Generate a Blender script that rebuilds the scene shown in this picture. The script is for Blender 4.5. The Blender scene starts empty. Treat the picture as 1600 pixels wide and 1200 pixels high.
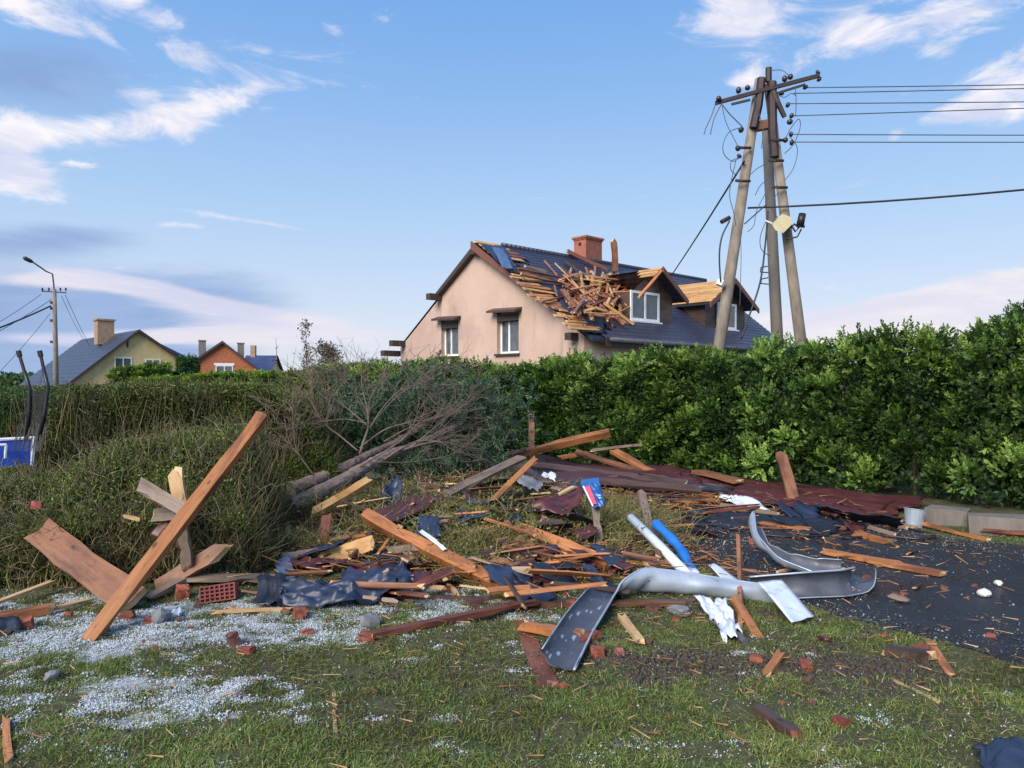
import bpy, bmesh, math, random
import numpy as np
from mathutils import Vector, Matrix
from mathutils.geometry import tessellate_polygon

random.seed(7)
RNG = np.random.default_rng(11)
SC = bpy.context.scene
COL = SC.collection
F, EYE = 1150.0, 1.6          # focal length in pixels of the 1600 px wide photograph, eye height
rad = math.radians

# ------------------------------------------------------------------ camera
cam = bpy.data.cameras.new("camera")
cam.sensor_width = 36.0
cam.lens = F / 1600 * 36
cam.clip_start = 0.05
cam.clip_end = 6000
camo = bpy.data.objects.new("camera", cam)
COL.objects.link(camo)
camo.location = (0, 0, EYE)
camo.rotation_euler = (rad(90), 0, 0)
SC.camera = camo

# ------------------------------------------------------------------ light and exposure
SUN_EL, SUN_AZ = 36.0, 212.0      # azimuth clockwise from +Y (behind the camera, a little to the left)
SKY_STRENGTH = 0.1
SUN_POWER = 3.7
SC.view_settings.view_transform = 'Standard'
SC.view_settings.look = 'None'
SC.view_settings.gamma = 1
SC.view_settings.use_curve_mapping = False
SC.view_settings.exposure = 0.48

sun = bpy.data.lights.new("sun", 'SUN')
sun.energy = SUN_POWER
sun.angle = rad(38)
sun.color = (1.0, 0.90, 0.78)
suno = bpy.data.objects.new("sun", sun)
COL.objects.link(suno)
sd = Vector((math.sin(rad(SUN_AZ)) * math.cos(rad(SUN_EL)), math.cos(rad(SUN_AZ)) * math.cos(rad(SUN_EL)), math.sin(rad(SUN_EL))))
suno.rotation_euler = sd.to_track_quat('Z', 'Y').to_euler()
suno.location = sd * 50


class NT:
    """small helper for node trees"""
    def __init__(self, tree):
        self.t = tree
        self.n = tree.nodes
        self.l = tree.links

    def node(self, typ, **kw):
        x = self.n.new(typ)
        for k, v in kw.items():
            setattr(x, k, v)
        return x

    def put(self, sock, v):
        if hasattr(v, 'is_output'):
            self.l.new(v, sock)
        elif v is not None:
            if isinstance(v, (tuple, list)) and len(v) == 3 and sock.type == 'RGBA':
                v = (*v, 1)
            sock.default_value = v

    def math(self, op, a, b=None, c=None, clamp=False):
        x = self.node('ShaderNodeMath', operation=op, use_clamp=clamp)
        self.put(x.inputs[0], a)
        self.put(x.inputs[1], b)
        self.put(x.inputs[2], c)
        return x.outputs[0]

    def mix(self, f, a, b, mode='MIX'):
        x = self.node('ShaderNodeMix', data_type='RGBA', blend_type=mode)
        self.put(x.inputs[0], f)
        self.put(x.inputs[6], a)
        self.put(x.inputs[7], b)
        return x.outputs[2]

    def vmul(self, v, s):
        x = self.node('ShaderNodeVectorMath', operation='MULTIPLY')
        self.put(x.inputs[0], v)
        x.inputs[1].default_value = s
        return x.outputs[0]

    def vadd(self, v, s):
        x = self.node('ShaderNodeVectorMath', operation='ADD')
        self.put(x.inputs[0], v)
        self.put(x.inputs[1], s)
        return x.outputs[0]

    def noise(self, v, scale, detail=4, rough=0.55, dist=0.0):
        x = self.node('ShaderNodeTexNoise')
        self.put(x.inputs['Vector'], v)
        x.inputs['Scale'].default_value = scale
        x.inputs['Detail'].default_value = detail
        x.inputs['Roughness'].default_value = rough
        x.inputs['Distortion'].default_value = dist
        return x.outputs['Fac']

    def smooth(self, v, lo, hi, a=0.0, b=1.0):
        x = self.node('ShaderNodeMapRange', interpolation_type='SMOOTHSTEP')
        self.put(x.inputs[0], v)
        for i, q in enumerate((lo, hi, a, b)):
            x.inputs[i + 1].default_value = q
        return x.outputs[0]

    def ramp(self, v, stops, interp='LINEAR'):
        x = self.node('ShaderNodeValToRGB')
        x.color_ramp.interpolation = interp
        e = x.color_ramp.elements
        while len(e) < len(stops):
            e.new(0.5)
        for q, (p, c) in zip(e, stops):
            q.position = p
            q.color = (*c, 1) if len(c) == 3 else c
        self.put(x.inputs[0], v)
        return x.outputs[0]


def azel(px, py):
    u, v = (px - 800) / F, (600 - py) / F
    return math.atan(u), math.atan(v / math.sqrt(1 + u * u))


# ------------------------------------------------------------------ sky: one even gradient over all directions, with clouds
world = bpy.data.worlds.new("World")
SC.world = world
world.use_nodes = True
w = NT(world.node_tree)
w.n.clear()
tc = w.node('ShaderNodeTexCoord')
D = tc.outputs['Generated']
sx = w.node('ShaderNodeSeparateXYZ')
w.l.new(D, sx.inputs[0])
AZ = w.math('ARCTAN2', sx.outputs[0], sx.outputs[1])
EL = w.math('ARCSINE', sx.outputs[2])
sky = w.node('ShaderNodeTexSky', sky_type='NISHITA', sun_disc=False)
sky.sun_elevation = rad(SUN_EL)
sky.sun_rotation = rad(SUN_AZ)
sky.air_density = 1.0
sky.dust_density = 0.6
el01 = w.math('DIVIDE', EL, rad(90), clamp=True)
grad = w.ramp(el01, [(0.0, (.66, .70, .84)), (0.05, (.62, .71, .89)), (0.14, (.42, .62, .92)), (0.24, (.25, .48, .89)), (0.36, (.135, .36, .83)), (0.7, (.09, .27, .70)), (1.0, (.07, .22, .62))])
base = w.mix(0.86, sky.outputs[0], w.vmul(grad, (7.9, 7.7, 7.4)))
K = 8.0


def blob_sum(blobs):
    tot = None
    for (px, py, bx, by, ang, amp) in blobs:
        a, e = azel(px, py)
        ca, sa = math.cos(rad(ang)), math.sin(rad(ang))
        da = w.math('SUBTRACT', AZ, a)
        de = w.math('SUBTRACT', EL, e)
        p = w.math('ADD', w.math('MULTIPLY', da, ca * F / bx), w.math('MULTIPLY', de, sa * F / bx))
        q = w.math('ADD', w.math('MULTIPLY', da, -sa * F / by), w.math('MULTIPLY', de, ca * F / by))
        r = w.math('ADD', w.math('MULTIPLY', p, p), w.math('MULTIPLY', q, q))
        g = w.math('MULTIPLY', w.math('EXPONENT', w.math('MULTIPLY', r, -1.0)), amp)
        tot = g if tot is None else w.math('ADD', tot, g)
    return tot


def cloud_layer(bg, blobs, k, lo, hi, stretch, scale, c1, c2, off, dist=0.4, opacity=1.0, away=0.0):
    v = w.vadd(w.vmul(D, stretch), (off, off * 0.7, 0))
    n = w.noise(v, scale, 11, 0.64, dist)
    m = blob_sum(blobs)
    if away:                       # scattered clouds all round the rest of the sky
        m = w.math('ADD', m, w.smooth(w.math('ABSOLUTE', AZ), rad(45), rad(80), 0.0, away))
    d = w.smooth(w.math('ADD', w.math('MULTIPLY', w.math('SUBTRACT', n, .5), k), m), lo, hi, 0.0, opacity)
    n2 = w.noise(w.vadd(v, (3.1, 1.7, 0.9)), scale * 0.9, 6, 0.6, 0.6)
    cc = w.mix(w.smooth(n2, 0.36, 0.60), c1, c2)
    return w.mix(d, bg, cc)


def kk(c):
    return tuple(K * q for q in c)


# grey blue bank low on the left
skyc = cloud_layer(base, [(110, 490, 330, 60, 6, 1.2), (60, 565, 280, 40, 0, .95), (80, 120, 170, 70, 10, .75), (50, 375, 150, 26, 8, .7)], 1.0, .30, .85, (1, 1, 4), 2.6,
                   kk((.22, .34, .60)), kk((.29, .42, .68)), 2.0, .3, .88)
# pink lit streaks low over the houses
skyc = cloud_layer(skyc, [(70, 437, 150, 15, 2, .85), (230, 450, 160, 12, -10, .7), (390, 492, 190, 24, -8, .9), (150, 530, 190, 12, 2, .75), (560, 545, 240, 46, 0, .55), (330, 520, 120, 14, 0, .6)], 1.6, .38, .95, (1, 1, 6), 3.6,
                   kk((.79, .74, .80)), kk((.64, .65, .80)), 6.0, .5, .85)
# low warm cloud at the right, behind the hedge
skyc = cloud_layer(skyc, [(1520, 475, 190, 40, 8, .95), (1330, 500, 150, 34, 8, .85), (1200, 500, 90, 20, 0, .55), (1590, 440, 120, 24, 6, .7)], 2.8, .36, .95, (1, 1, 3.6), 4.2,
                   kk((.90, .83, .82)), kk((.70, .69, .80)), 11.0, .6, .88)
# bright torn clouds
skyc = cloud_layer(skyc, [
    (360, 150, 80, 26, 14, .85), (240, 185, 120, 24, 14, .85), (120, 205, 90, 22, 6, .8), (20, 195, 40, 42, 40, .85), (30, 285, 62, 26, 0, .9), (20, 240, 36, 44, 0, .65), (215, 146, 40, 9, 8, .6),
    (50, 20, 90, 32, -14, .95), (210, 10, 90, 24, -20, .9), (385, 55, 56, 34, 0, .62), (262, 74, 26, 12, -14, .7), (300, 98, 40, 12, 0, .72), (170, 62, 46, 8, -28, .6),
    (365, 341, 80, 7, -6, .8), (275, 351, 40, 6, 0, .75), (120, 256, 28, 6, 0, .75), (530, 62, 36, 14, -26, .75), (440, 352, 50, 5, -6, .62),
    (1160, 40, 85, 36, -8, .66), (1100, 24, 60, 28, 0, .6), (1470, 16, 190, 34, 4, .85), (1330, 46, 60, 20, 0, .6), (1575, 105, 62, 32, 8, .95), (1550, 165, 90, 26, 0, .8),
    (1396, 218, 13, 11, 0, .85), (1465, 82, 30, 14, 0, .7), (1165, 128, 30, 11, 0, .75)],
    3.0, .36, 1.10, (1, 1, 2.8), 9.0, kk((.92, .87, .90)), kk((.62, .66, .82)), 17.0, .6, .95, .22)
bgn = w.node('ShaderNodeBackground')
w.l.new(skyc, bgn.inputs[0])
bgn.inputs[1].default_value = SKY_STRENGTH
wo = w.node('ShaderNodeOutputWorld')
w.l.new(bgn.outputs[0], wo.inputs[0])


# ------------------------------------------------------------------ helpers: noise, terrain, placing
def _h(ix, iy, s):
    v = np.sin(ix * 127.1 + iy * 311.7 + s * 74.7) * 43758.5453
    return v - np.floor(v)


def vnoise(x, y, s=0):
    x = np.asarray(x, float)
    y = np.asarray(y, float)
    ix, iy = np.floor(x), np.floor(y)
    fx, fy = x - ix, y - iy
    fx = fx * fx * (3 - 2 * fx)
    fy = fy * fy * (3 - 2 * fy)
    return (_h(ix, iy, s) * (1 - fx) + _h(ix + 1, iy, s) * fx) * (1 - fy) + (_h(ix, iy + 1, s) * (1 - fx) + _h(ix + 1, iy + 1, s) * fx) * fy


def fbm(x, y, s=0, o=4):
    t, a, n = 0, 1, 0
    for i in range(o):
        t = t + a * vnoise(x * 2 ** i, y * 2 ** i, s + i * 3)
        n += a
        a *= .55
    return t / n


def sstep(v, a, b):
    t = np.clip((v - a) / (b - a), 0, 1)
    return t * t * (3 - 2 * t)


def flat(px, py):
    Y = F * EYE / (py - 600)
    return ((px - 800) / F * Y, Y)


DRIVE = [flat(1052, 792), flat(1060, 830), flat(1085, 882), flat(1180, 918), flat(1270, 950), flat(1400, 985), flat(1520, 1018), flat(1600, 1042), (5.0, 3.0), (12.0, 2.6), (16.0, 5.0), (9.0, 6.7), flat(1600, 853), flat(1450, 838), flat(1400, 812), flat(1250, 800)]


def inside(poly, x, y):
    x = np.asarray(x, float)
    y = np.asarray(y, float)
    c = np.zeros(x.shape, bool)
    n = len(poly)
    for i in range(n):
        (x1, y1), (x2, y2) = poly[i], poly[(i + 1) % n]
        k = ((y1 > y) != (y2 > y)) & (x < (x2 - x1) * (y - y1) / (y2 - y1 + 1e-12) + x1)
        c ^= k
    return c


def pdist(poly, x, y):
    x = np.asarray(x, float)
    y = np.asarray(y, float)
    d = np.full(x.shape, 1e9)
    n = len(poly)
    for i in range(n):
        (x1, y1), (x2, y2) = poly[i], poly[(i + 1) % n]
        ex, ey = x2 - x1, y2 - y1
        t = np.clip(((x - x1) * ex + (y - y1) * ey) / (ex * ex + ey * ey), 0, 1)
        d = np.minimum(d, np.hypot(x - x1 - t * ex, y - y1 - t * ey))
    return d


def sdrive(x, y):
    d = pdist(DRIVE, x, y)
    return np.where(inside(DRIVE, x, y), -d, d)


def gau(x, y, cx, cy, sx_, sy_):
    return np.exp(-((x - cx) / sx_) ** 2 - ((y - cy) / sy_) ** 2)


def H(x, y):
    x = np.asarray(x, float)
    y = np.asarray(y, float)
    m = .36 * gau(x, y, -1.0, 9.4, 2.0, 2.2)
    near = sstep(y, 40, 18) * sstep(np.abs(x), 30, 12)
    l = .075 * (fbm(x * .9, y * .9, 3) - .5) + .03 * (vnoise(x * 5, y * 5, 9) - .5)
    return (m * sstep(sdrive(x, y), 0, .8)) + l * near * sstep(sdrive(x, y), .0, .5) - .0 * x


def P(px, py, dz=0.0):
    """point on the ground (plus dz) that the photograph shows at px, py"""
    Y = F * (EYE - dz) / max(py - 600, 8)
    for _ in range(25):
        x = (px - 800) / F * Y
        z = float(H(x, Y)) + dz
        Y = .5 * Y + .5 * F * (EYE - z) / max(py - 600, 8)
    x = (px - 800) / F * Y
    return Vector((x, Y, EYE - (py - 600) / F * Y))


def Q(px, py, Y):
    return Vector(((px - 800) / F * Y, Y, EYE + (600 - py) / F * Y))


# masks in plan
def hail_mask(x, y):
    m = 1.0 * gau(x, y, -2.2, 4.9, 1.9, .70) + .9 * gau(x, y, -.4, 5.55, .95, .30) + .75 * gau(x, y, -3.3, 4.7, 1.3, .6) + .45 * gau(x, y, -1.7, 3.7, 1.0, .35) + .55 * gau(x, y, .75, 3.15, .6, .16) + .6 * gau(x, y, -2.0, 3.5, 1.1, .5) + .4 * gau(x, y, 1.3, 3.15, .3, .2)
    n = .6 * fbm(x * 2.3, y * 3.4, 21) + .4 * vnoise(x * 9, y * 11, 22)
    return sstep(m * .80 + (n - .5) * 2.3, .34, 1.05)


def mud_mask(x, y):
    m = 1.15 * gau(x, y, 1.55, 4.12, 1.0, .28) + .45 * gau(x, y, -.75, 4.15, .6, .15) + .3 * gau(x, y, .3, 4.3, .9, .25) + .5 * gau(x, y, 1.7, 5.1, .9, .5)
    n = fbm(x * 2.6, y * 4, 33)
    return sstep(m + (n - .5) * 1.3, .42, .85)


# ------------------------------------------------------------------ helpers: objects
def tag(o, label=None, cat=None, group=None, kind=None):
    if label:
        o['label'] = label
    if cat:
        o['category'] = cat
    if group:
        o['group'] = group
    if kind:
        o['kind'] = kind
    return o


def link(name, me, parent=None):
    o = bpy.data.objects.new(name, me)
    COL.objects.link(o)
    if parent:
        o.parent = parent
    return o


def empty(name, loc=(0, 0, 0), rz=0.0):
    o = bpy.data.objects.new(name, None)
    o.empty_display_size = .2
    COL.objects.link(o)
    o.location = loc
    o.rotation_euler = (0, 0, rz)
    return o


class MB:
    """collects geometry for one mesh"""
    def __init__(self):
        self.v, self.f, self.m = [], [], []

    def add(self, vs, fs, mi=0):
        b = len(self.v)
        self.v += [tuple(q) for q in vs]
        self.f += [tuple(b + i for i in f) for f in fs]
        self.m += [mi] * len(fs)
        return self

    def box(self, lo, hi, mi=0):
        (a, b, c), (d, e, f) = lo, hi
        vs = [(a, b, c), (d, b, c), (d, e, c), (a, e, c), (a, b, f), (d, b, f), (d, e, f), (a, e, f)]
        return self.add(vs, [(0, 3, 2, 1), (4, 5, 6, 7), (0, 1, 5, 4), (1, 2, 6, 5), (2, 3, 7, 6), (3, 0, 4, 7)], mi)

    def tube(self, pts, rads, sides=8, mi=0, cap=True):
        pts = [Vector(p) for p in pts]
        if not hasattr(rads, '__len__'):
            rads = [rads] * len(pts)
        prev = None
        rings = []
        for i, p in enumerate(pts):
            t = (pts[min(i + 1, len(pts) - 1)] - pts[max(i - 1, 0)])
            t = t.normalized() if t.length > 1e-9 else Vector((0, 0, 1))
            if prev is None:
                n = t.orthogonal().normalized()
            else:
                n = prev - t * prev.dot(t)
                n = n.normalized() if n.length > 1e-6 else t.orthogonal().normalized()
            prev = n
            b = t.cross(n)
            rings.append([p + (n * math.cos(2 * math.pi * k / sides) + b * math.sin(2 * math.pi * k / sides)) * rads[i] for k in range(sides)])
        vs = [q for r in rings for q in r]
        fs = []
        for i in range(len(pts) - 1):
            for k in range(sides):
                a, c = i * sides + k, i * sides + (k + 1) % sides
                fs.append((a, c, c + sides, a + sides))
        if cap:
            fs.append(tuple(range(sides))[::-1])
            fs.append(tuple(range((len(pts) - 1) * sides, len(pts) * sides)))
        return self.add(vs, fs, mi)

    def rough(self, a, r_):
        self.v = [tuple(q + r_.uniform(-a, a) for q in p) for p in self.v]
        return self

    def build(self, name, mats, parent=None, smooth=False, origin=None):
        me = bpy.data.meshes.new(name)
        v = self.v
        if origin is not None:
            ox, oy, oz = origin
            v = [(a - ox, b - oy, c - oz) for a, b, c in v]
        me.from_pydata(v, [], self.f)
        for q in (mats if isinstance(mats, (list, tuple)) else [mats]):
            me.materials.append(q)
        me.polygons.foreach_set('material_index', self.m)
        if smooth:
            me.polygons.foreach_set('use_smooth', [True] * len(self.f))
        me.update()
        o = link(name, me, parent)
        if origin is not None:
            o.location = origin
        return o


def fast_mesh(name, verts, faces, mats, tint=None, smooth=False, parent=None, onlymesh=False):
    """verts (N,3), faces (M,k) with one k for all"""
    verts = np.ascontiguousarray(verts, np.float32)
    faces = np.ascontiguousarray(faces, np.int32)
    me = bpy.data.meshes.new(name)
    k = faces.shape[1]
    me.vertices.add(len(verts))
    me.vertices.foreach_set('co', verts.ravel())
    me.loops.add(faces.size)
    me.loops.foreach_set('vertex_index', faces.ravel())
    me.polygons.add(len(faces))
    me.polygons.foreach_set('loop_start', np.arange(0, faces.size, k, dtype=np.int32))
    if smooth:
        me.polygons.foreach_set('use_smooth', np.ones(len(faces), bool))
    if tint is not None:
        a = me.attributes.new('tint', 'FLOAT', 'POINT')
        a.data.foreach_set('value', np.ascontiguousarray(tint, np.float32))
    me.materials.append(mats)
    me.update(calc_edges=True)
    me.validate()
    if onlymesh:
        return me
    return link(name, me, parent)


def norm(a):
    return a / np.maximum(np.linalg.norm(a, axis=-1, keepdims=True), 1e-9)


def leaf_geo(c, d, L, W, roll=None):
    """diamond leaves: c base (N,3), d direction, L length, W half width -> verts, faces"""
    n = len(c)
    d = norm(d)
    r = RNG.normal(size=(n, 3)) if roll is None else roll
    s = norm(np.cross(d, r))
    L = np.broadcast_to(L, (n,))[:, None]
    W = np.broadcast_to(W, (n,))[:, None]
    nn = np.cross(s, d)
    mid = c + d * L * .45 + nn * L * .06
    v = np.stack([c, mid - s * W, c + d * L, mid + s * W], 1).reshape(-1, 3)
    f = np.arange(n * 4).reshape(n, 4)
    return v, f


def strand_geo(pts, r0, r1, sides=3):
    """pts (N,K,3) thin stems"""
    n, k, _ = pts.shape
    t = norm(np.gradient(pts, axis=1))
    ref = np.broadcast_to(norm(RNG.normal(size=(n, 1, 3))), t.shape)
    a = norm(np.cross(t, ref))
    b = np.cross(t, a)
    rr = (np.broadcast_to(r0, (n,))[:, None] * (1 - np.linspace(0, 1, k))[None] + np.broadcast_to(r1, (n,))[:, None] * np.linspace(0, 1, k)[None])[..., None]
    rings = np.stack([pts + (a * math.cos(2 * math.pi * j / sides) + b * math.sin(2 * math.pi * j / sides)) * rr for j in range(sides)], 2)  # n,k,s,3
    v = rings.reshape(-1, 3)
    base = (np.arange(n) * k * sides)[:, None, None] + (np.arange(k - 1) * sides)[None, :, None]
    j = np.arange(sides)[None, None]
    jn = (j + 1) % sides
    f = np.stack([base + j, base + jn, base + jn + sides, base + j + sides], -1).reshape(-1, 4)
    return v, f


# ------------------------------------------------------------------ materials
def mat(name, build):
    m = bpy.data.materials.new(name)
    m.use_nodes = True
    t = NT(m.node_tree)
    t.n.clear()
    out = t.node('ShaderNodeOutputMaterial')
    p = t.node('ShaderNodeBsdfPrincipled')
    t.l.new(p.outputs[0], out.inputs[0])
    build(t, p, out)
    return m


def objc(t):
    return t.node('ShaderNodeTexCoord').outputs['Object']


def bump(t, p, h, strength, dist=.01):
    b = t.node('ShaderNodeBump')
    b.inputs['Strength'].default_value = strength
    b.inputs['Distance'].default_value = dist
    t.l.new(h, b.inputs['Height'])
    t.l.new(b.outputs[0], p.inputs['Normal'])


def simple(name, c1, c2, scale=6, rough=.6, stretch=(1, 1, 1), b=.2, metal=0.0, detail=5, spots=None, vary=.0, dist=.006):
    def f(t, p, o):
        v = t.vmul(objc(t), stretch)
        oi = t.node('ShaderNodeObjectInfo')
        v = t.vadd(v, t.vmul(oi.outputs['Random'], (13, 7, 5)))
        n = t.noise(v, scale, detail, .6)
        c = t.ramp(n, [(.3, c1), (.7, c2)])
        if spots:
            s = t.noise(v, spots[1], 4, .65)
            c = t.mix(t.smooth(s, spots[2], spots[2] + .12), c, spots[0])
        if vary:
            k = t.math('ADD', t.math('MULTIPLY', oi.outputs['Random'], vary * 2), 1 - vary)
            hv = t.node('ShaderNodeHueSaturation')
            t.l.new(k, hv.inputs['Value'])
            t.l.new(c, hv.inputs['Color'])
            c = hv.outputs[0]
        t.l.new(c, p.inputs['Base Color'])
        t.put(p.inputs['Roughness'], t.math('ADD', t.math('MULTIPLY', n, .25), rough - .12))
        p.inputs['Metallic'].default_value = metal
        if b:
            bump(t, p, t.noise(v, scale * 3, 6, .65), b, dist)
    return mat(name, f)


def wood(name, c1, c2, dark, rough=.6, vary=.22):
    """grain runs along the local x axis"""
    def f(t, p, o):
        oi = t.node('ShaderNodeObjectInfo')
        v = t.vadd(objc(t), t.vmul(oi.outputs['Random'], (23, 17, 9)))
        g = t.noise(t.vmul(v, (1.2, 26, 26)), 2.2, 6, .65, .5)
        big = t.noise(t.vmul(v, (1, 3, 3)), 2.0, 4, .6)
        c = t.ramp(g, [(.25, c1), (.5, tuple((a + b) / 2 for a, b in zip(c1, c2))), (.75, c2)])
        c = t.mix(t.smooth(big, .44, .68, 0, .8), c, dark)
        fine = t.noise(t.vmul(v, (3, 9, 9)), 5, 6, .75)
        c = t.mix(t.smooth(fine, .54, .70, 0, .55), c, tuple(.55 * q for q in dark))
        kn = t.node('ShaderNodeTexVoronoi')
        t.put(kn.inputs['Vector'], t.vmul(v, (1, 2.2, 2.2)))
        kn.inputs['Scale'].default_value = 3.4
        c = t.mix(t.smooth(kn.outputs['Distance'], .05, .12, .8, 0), c, tuple(.45 * q for q in dark))
        k = t.math('ADD', t.math('MULTIPLY', oi.outputs['Random'], vary * 2), 1 - vary)
        hv = t.node('ShaderNodeHueSaturation')
        t.l.new(k, hv.inputs['Value'])
        t.l.new(c, hv.inputs['Color'])
        t.l.new(hv.outputs[0], p.inputs['Base Color'])
        t.put(p.inputs['Roughness'], t.math('ADD', t.math('MULTIPLY', big, .3), rough - .15))
        bump(t, p, g, .5, .004)
    return mat(name, f)


def leafmat(name, stops, trans=.25, rough=.5):
    def f(t, p, o):
        a = t.node('ShaderNodeAttribute', attribute_name='tint')
        c = t.ramp(a.outputs['Fac'], stops)
        oi = t.node('ShaderNodeObjectInfo')
        c = t.mix(1.0, c, oi.outputs['Color'], 'MULTIPLY')
        t.l.new(c, p.inputs['Base Color'])
        p.inputs['Roughness'].default_value = rough
        p.inputs['Specular IOR Level'].default_value = .35
        tr = t.node('ShaderNodeBsdfTranslucent')
        t.l.new(c, tr.inputs[0])
        mx = t.node('ShaderNodeMixShader')
        mx.inputs[0].default_value = trans
        t.l.new(p.outputs[0], mx.inputs[1])
        t.l.new(tr.outputs[0], mx.inputs[2])
        t.l.new(mx.outputs[0], o.inputs[0])
    return mat(name, f)


M = {}
M['wood_orange'] = wood('orange wet timber', (.34, .115, .032), (.54, .235, .085), (.14, .048, .02), .5)
M['wood_brown'] = wood('brown timber', (.16, .065, .032), (.27, .125, .06), (.07, .026, .016), .55)
M['wood_red'] = wood('red brown stained timber', (.15, .042, .024), (.22, .075, .04), (.06, .018, .014), .5)
M['wood_grey'] = wood('weathered grey timber', (.17, .125, .095), (.28, .21, .16), (.09, .06, .045), .65)
M['wood_dark'] = wood('dark soaked timber', (.055, .032, .024), (.10, .06, .045), (.03, .018, .015), .5)
M['wood_pale'] = wood('pale split timber', (.50, .32, .15), (.64, .45, .25), (.38, .2, .08), .6, .12)
M['board_yellow'] = wood('new roof board', (.50, .27, .09), (.62, .38, .15), (.38, .17, .05), .6, .16)
M['maroon'] = simple('maroon roof sheet', (.060, .016, .018), (.105, .030, .028), 5, .42, b=.3, spots=((.02, .012, .014), 3.0, .60))
M['felt'] = simple('blue black roofing felt', (.016, .024, .050), (.035, .052, .10), 7, .42, b=.45)
M['felt_dark'] = simple('black roofing felt', (.010, .013, .02), (.022, .028, .045), 7, .5, b=.4)
M['felt_blue'] = simple('blue grey felt strip', (.06, .10, .20), (.10, .16, .29), 7, .45, b=.4)
M['brick'] = simple('red brick', (.15, .038, .024), (.28, .08, .042), 14, .75, b=.4, spots=((.30, .22, .18), 5, .60), vary=.3)
M['brick_dark'] = simple('sooty brick', (.075, .035, .03), (.16, .06, .045), 14, .75, b=.4, spots=((.12, .11, .11), 5, .58), vary=.3)
M['brick_hollow'] = simple('hollow clay block', (.26, .06, .05), (.34, .10, .08), 14, .75, b=.25)
M['zinc'] = simple('pale zinc', (.36, .42, .50), (.48, .55, .63), 5, .35, b=.12, metal=.35, spots=((.24, .27, .31), 4, .6))
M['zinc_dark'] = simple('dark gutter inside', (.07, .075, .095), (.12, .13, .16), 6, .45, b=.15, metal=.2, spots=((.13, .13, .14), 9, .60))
M['white_sheet'] = simple('whitish sheet', (.55, .62, .70), (.68, .74, .80), 5, .4, b=.15, spots=((.40, .44, .48), 4, .58))
M['plastic_blue'] = simple('blue plastic', (.015, .12, .42), (.03, .20, .58), 6, .3, b=.2)
M['rubber'] = simple('black cable rubber', (.012, .013, .016), (.022, .024, .028), 8, .45, b=0)
M['concrete'] = simple('weathered concrete', (.17, .14, .11), (.31, .27, .22), 9, .85, b=.5, stretch=(1, 1, .3), spots=((.15, .13, .10), 2.4, .58))
M['concrete_dark'] = simple('dark weathered concrete', (.13, .115, .10), (.20, .18, .16), 9, .85, b=.5, stretch=(1, 1, .3), spots=((.09, .08, .07), 2.4, .58))
M['steel'] = simple('rusty dark steel', (.035, .028, .035), (.075, .05, .05), 12, .6, b=.25, metal=.4)
M['porcelain'] = simple('dark insulator', (.03, .022, .03), (.05, .035, .04), 8, .25, b=0)
M['wire'] = simple('weathered wire', (.05, .055, .065), (.08, .085, .10), 8, .5, b=0)
M['lamp_yellow'] = simple('yellowed plastic', (.52, .46, .26), (.62, .56, .36), 8, .5, b=.15)
M['stone'] = simple('grey stone', (.13, .135, .15), (.25, .25, .26), 8, .8, b=.5)
M['white_stone'] = simple('white stone', (.62, .58, .50), (.74, .71, .64), 8, .7, b=.4)
M['bark'] = simple('pine bark', (.12, .085, .07), (.30, .22, .19), 10, .85, b=1.0, stretch=(1, 1, 1), dist=.015)
M['twig'] = simple('bare twig', (.11, .080, .064), (.22, .165, .13), 9, .8, b=0, vary=.1)
M['wood_far'] = simple('brown stem', (.09, .06, .045), (.15, .10, .07), 9, .8, b=0)
M['pvc'] = simple('white window plastic', (.70, .72, .74), (.80, .82, .84), 6, .35, b=0)
M['trim_dark'] = simple('dark brown trim', (.035, .024, .022), (.07, .045, .04), 9, .6, b=.3)
M['trim_red'] = simple('red brown verge board', (.13, .05, .038), (.20, .085, .06), 9, .6, b=.3, stretch=(6, 6, 6))
M['pad_blue'] = simple('blue pad', (.01, .055, .36), (.018, .085, .48), 5, .35, b=.1)
M['white_edge'] = simple('white edging', (.62, .66, .72), (.72, .75, .80), 5, .4, b=0)
M['red_print'] = simple('red print', (.52, .05, .10), (.66, .09, .15), 9, .4, b=0)


def f_glass(t, p, o):
    n = t.noise(objc(t), 3, 3)
    t.l.new(t.ramp(n, [(.3, (.05, .065, .075)), (.7, (.11, .13, .14))]), p.inputs['Base Color'])
    p.inputs['Roughness'].default_value = .07
    p.inputs['Specular IOR Level'].default_value = .8


M['glass'] = mat('window glass', f_glass)
M['curtain'] = simple('pale curtain', (.42, .48, .48), (.56, .62, .62), 9, .7, stretch=(6, 6, .3), b=.2)


def f_wall(t, p, o):
    v = objc(t)
    n = t.noise(v, .9, 6, .6, .3)
    c = t.ramp(n, [(.3, (.48, .34, .275)), (.7, (.58, .43, .355))])
    streak = t.noise(t.vmul(v, (2.2, 2.2, .35)), 1.6, 5, .6)
    c = t.mix(t.smooth(streak, .54, .74, 0, .6), c, (.27, .18, .15))
    pock = t.noise(v, 9, 4, .7)
    c = t.mix(t.smooth(pock, .64, .72, 0, .55), c, (.24, .17, .14))
    damp = t.noise(t.vmul(v, (1, .7, .9)), .55, 4, .6, .6)
    c = t.mix(t.smooth(damp, .50, .62, 0, .38), c, (.34, .24, .20))
    fine = t.noise(v, 60, 3)
    t.l.new(c, p.inputs['Base Color'])
    p.inputs['Roughness'].default_value = .9
    bump(t, p, t.math('ADD', fine, t.math('MULTIPLY', pock, .6)), .5, .012)


M['wall'] = mat('pinkish roughcast', f_wall)


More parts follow.
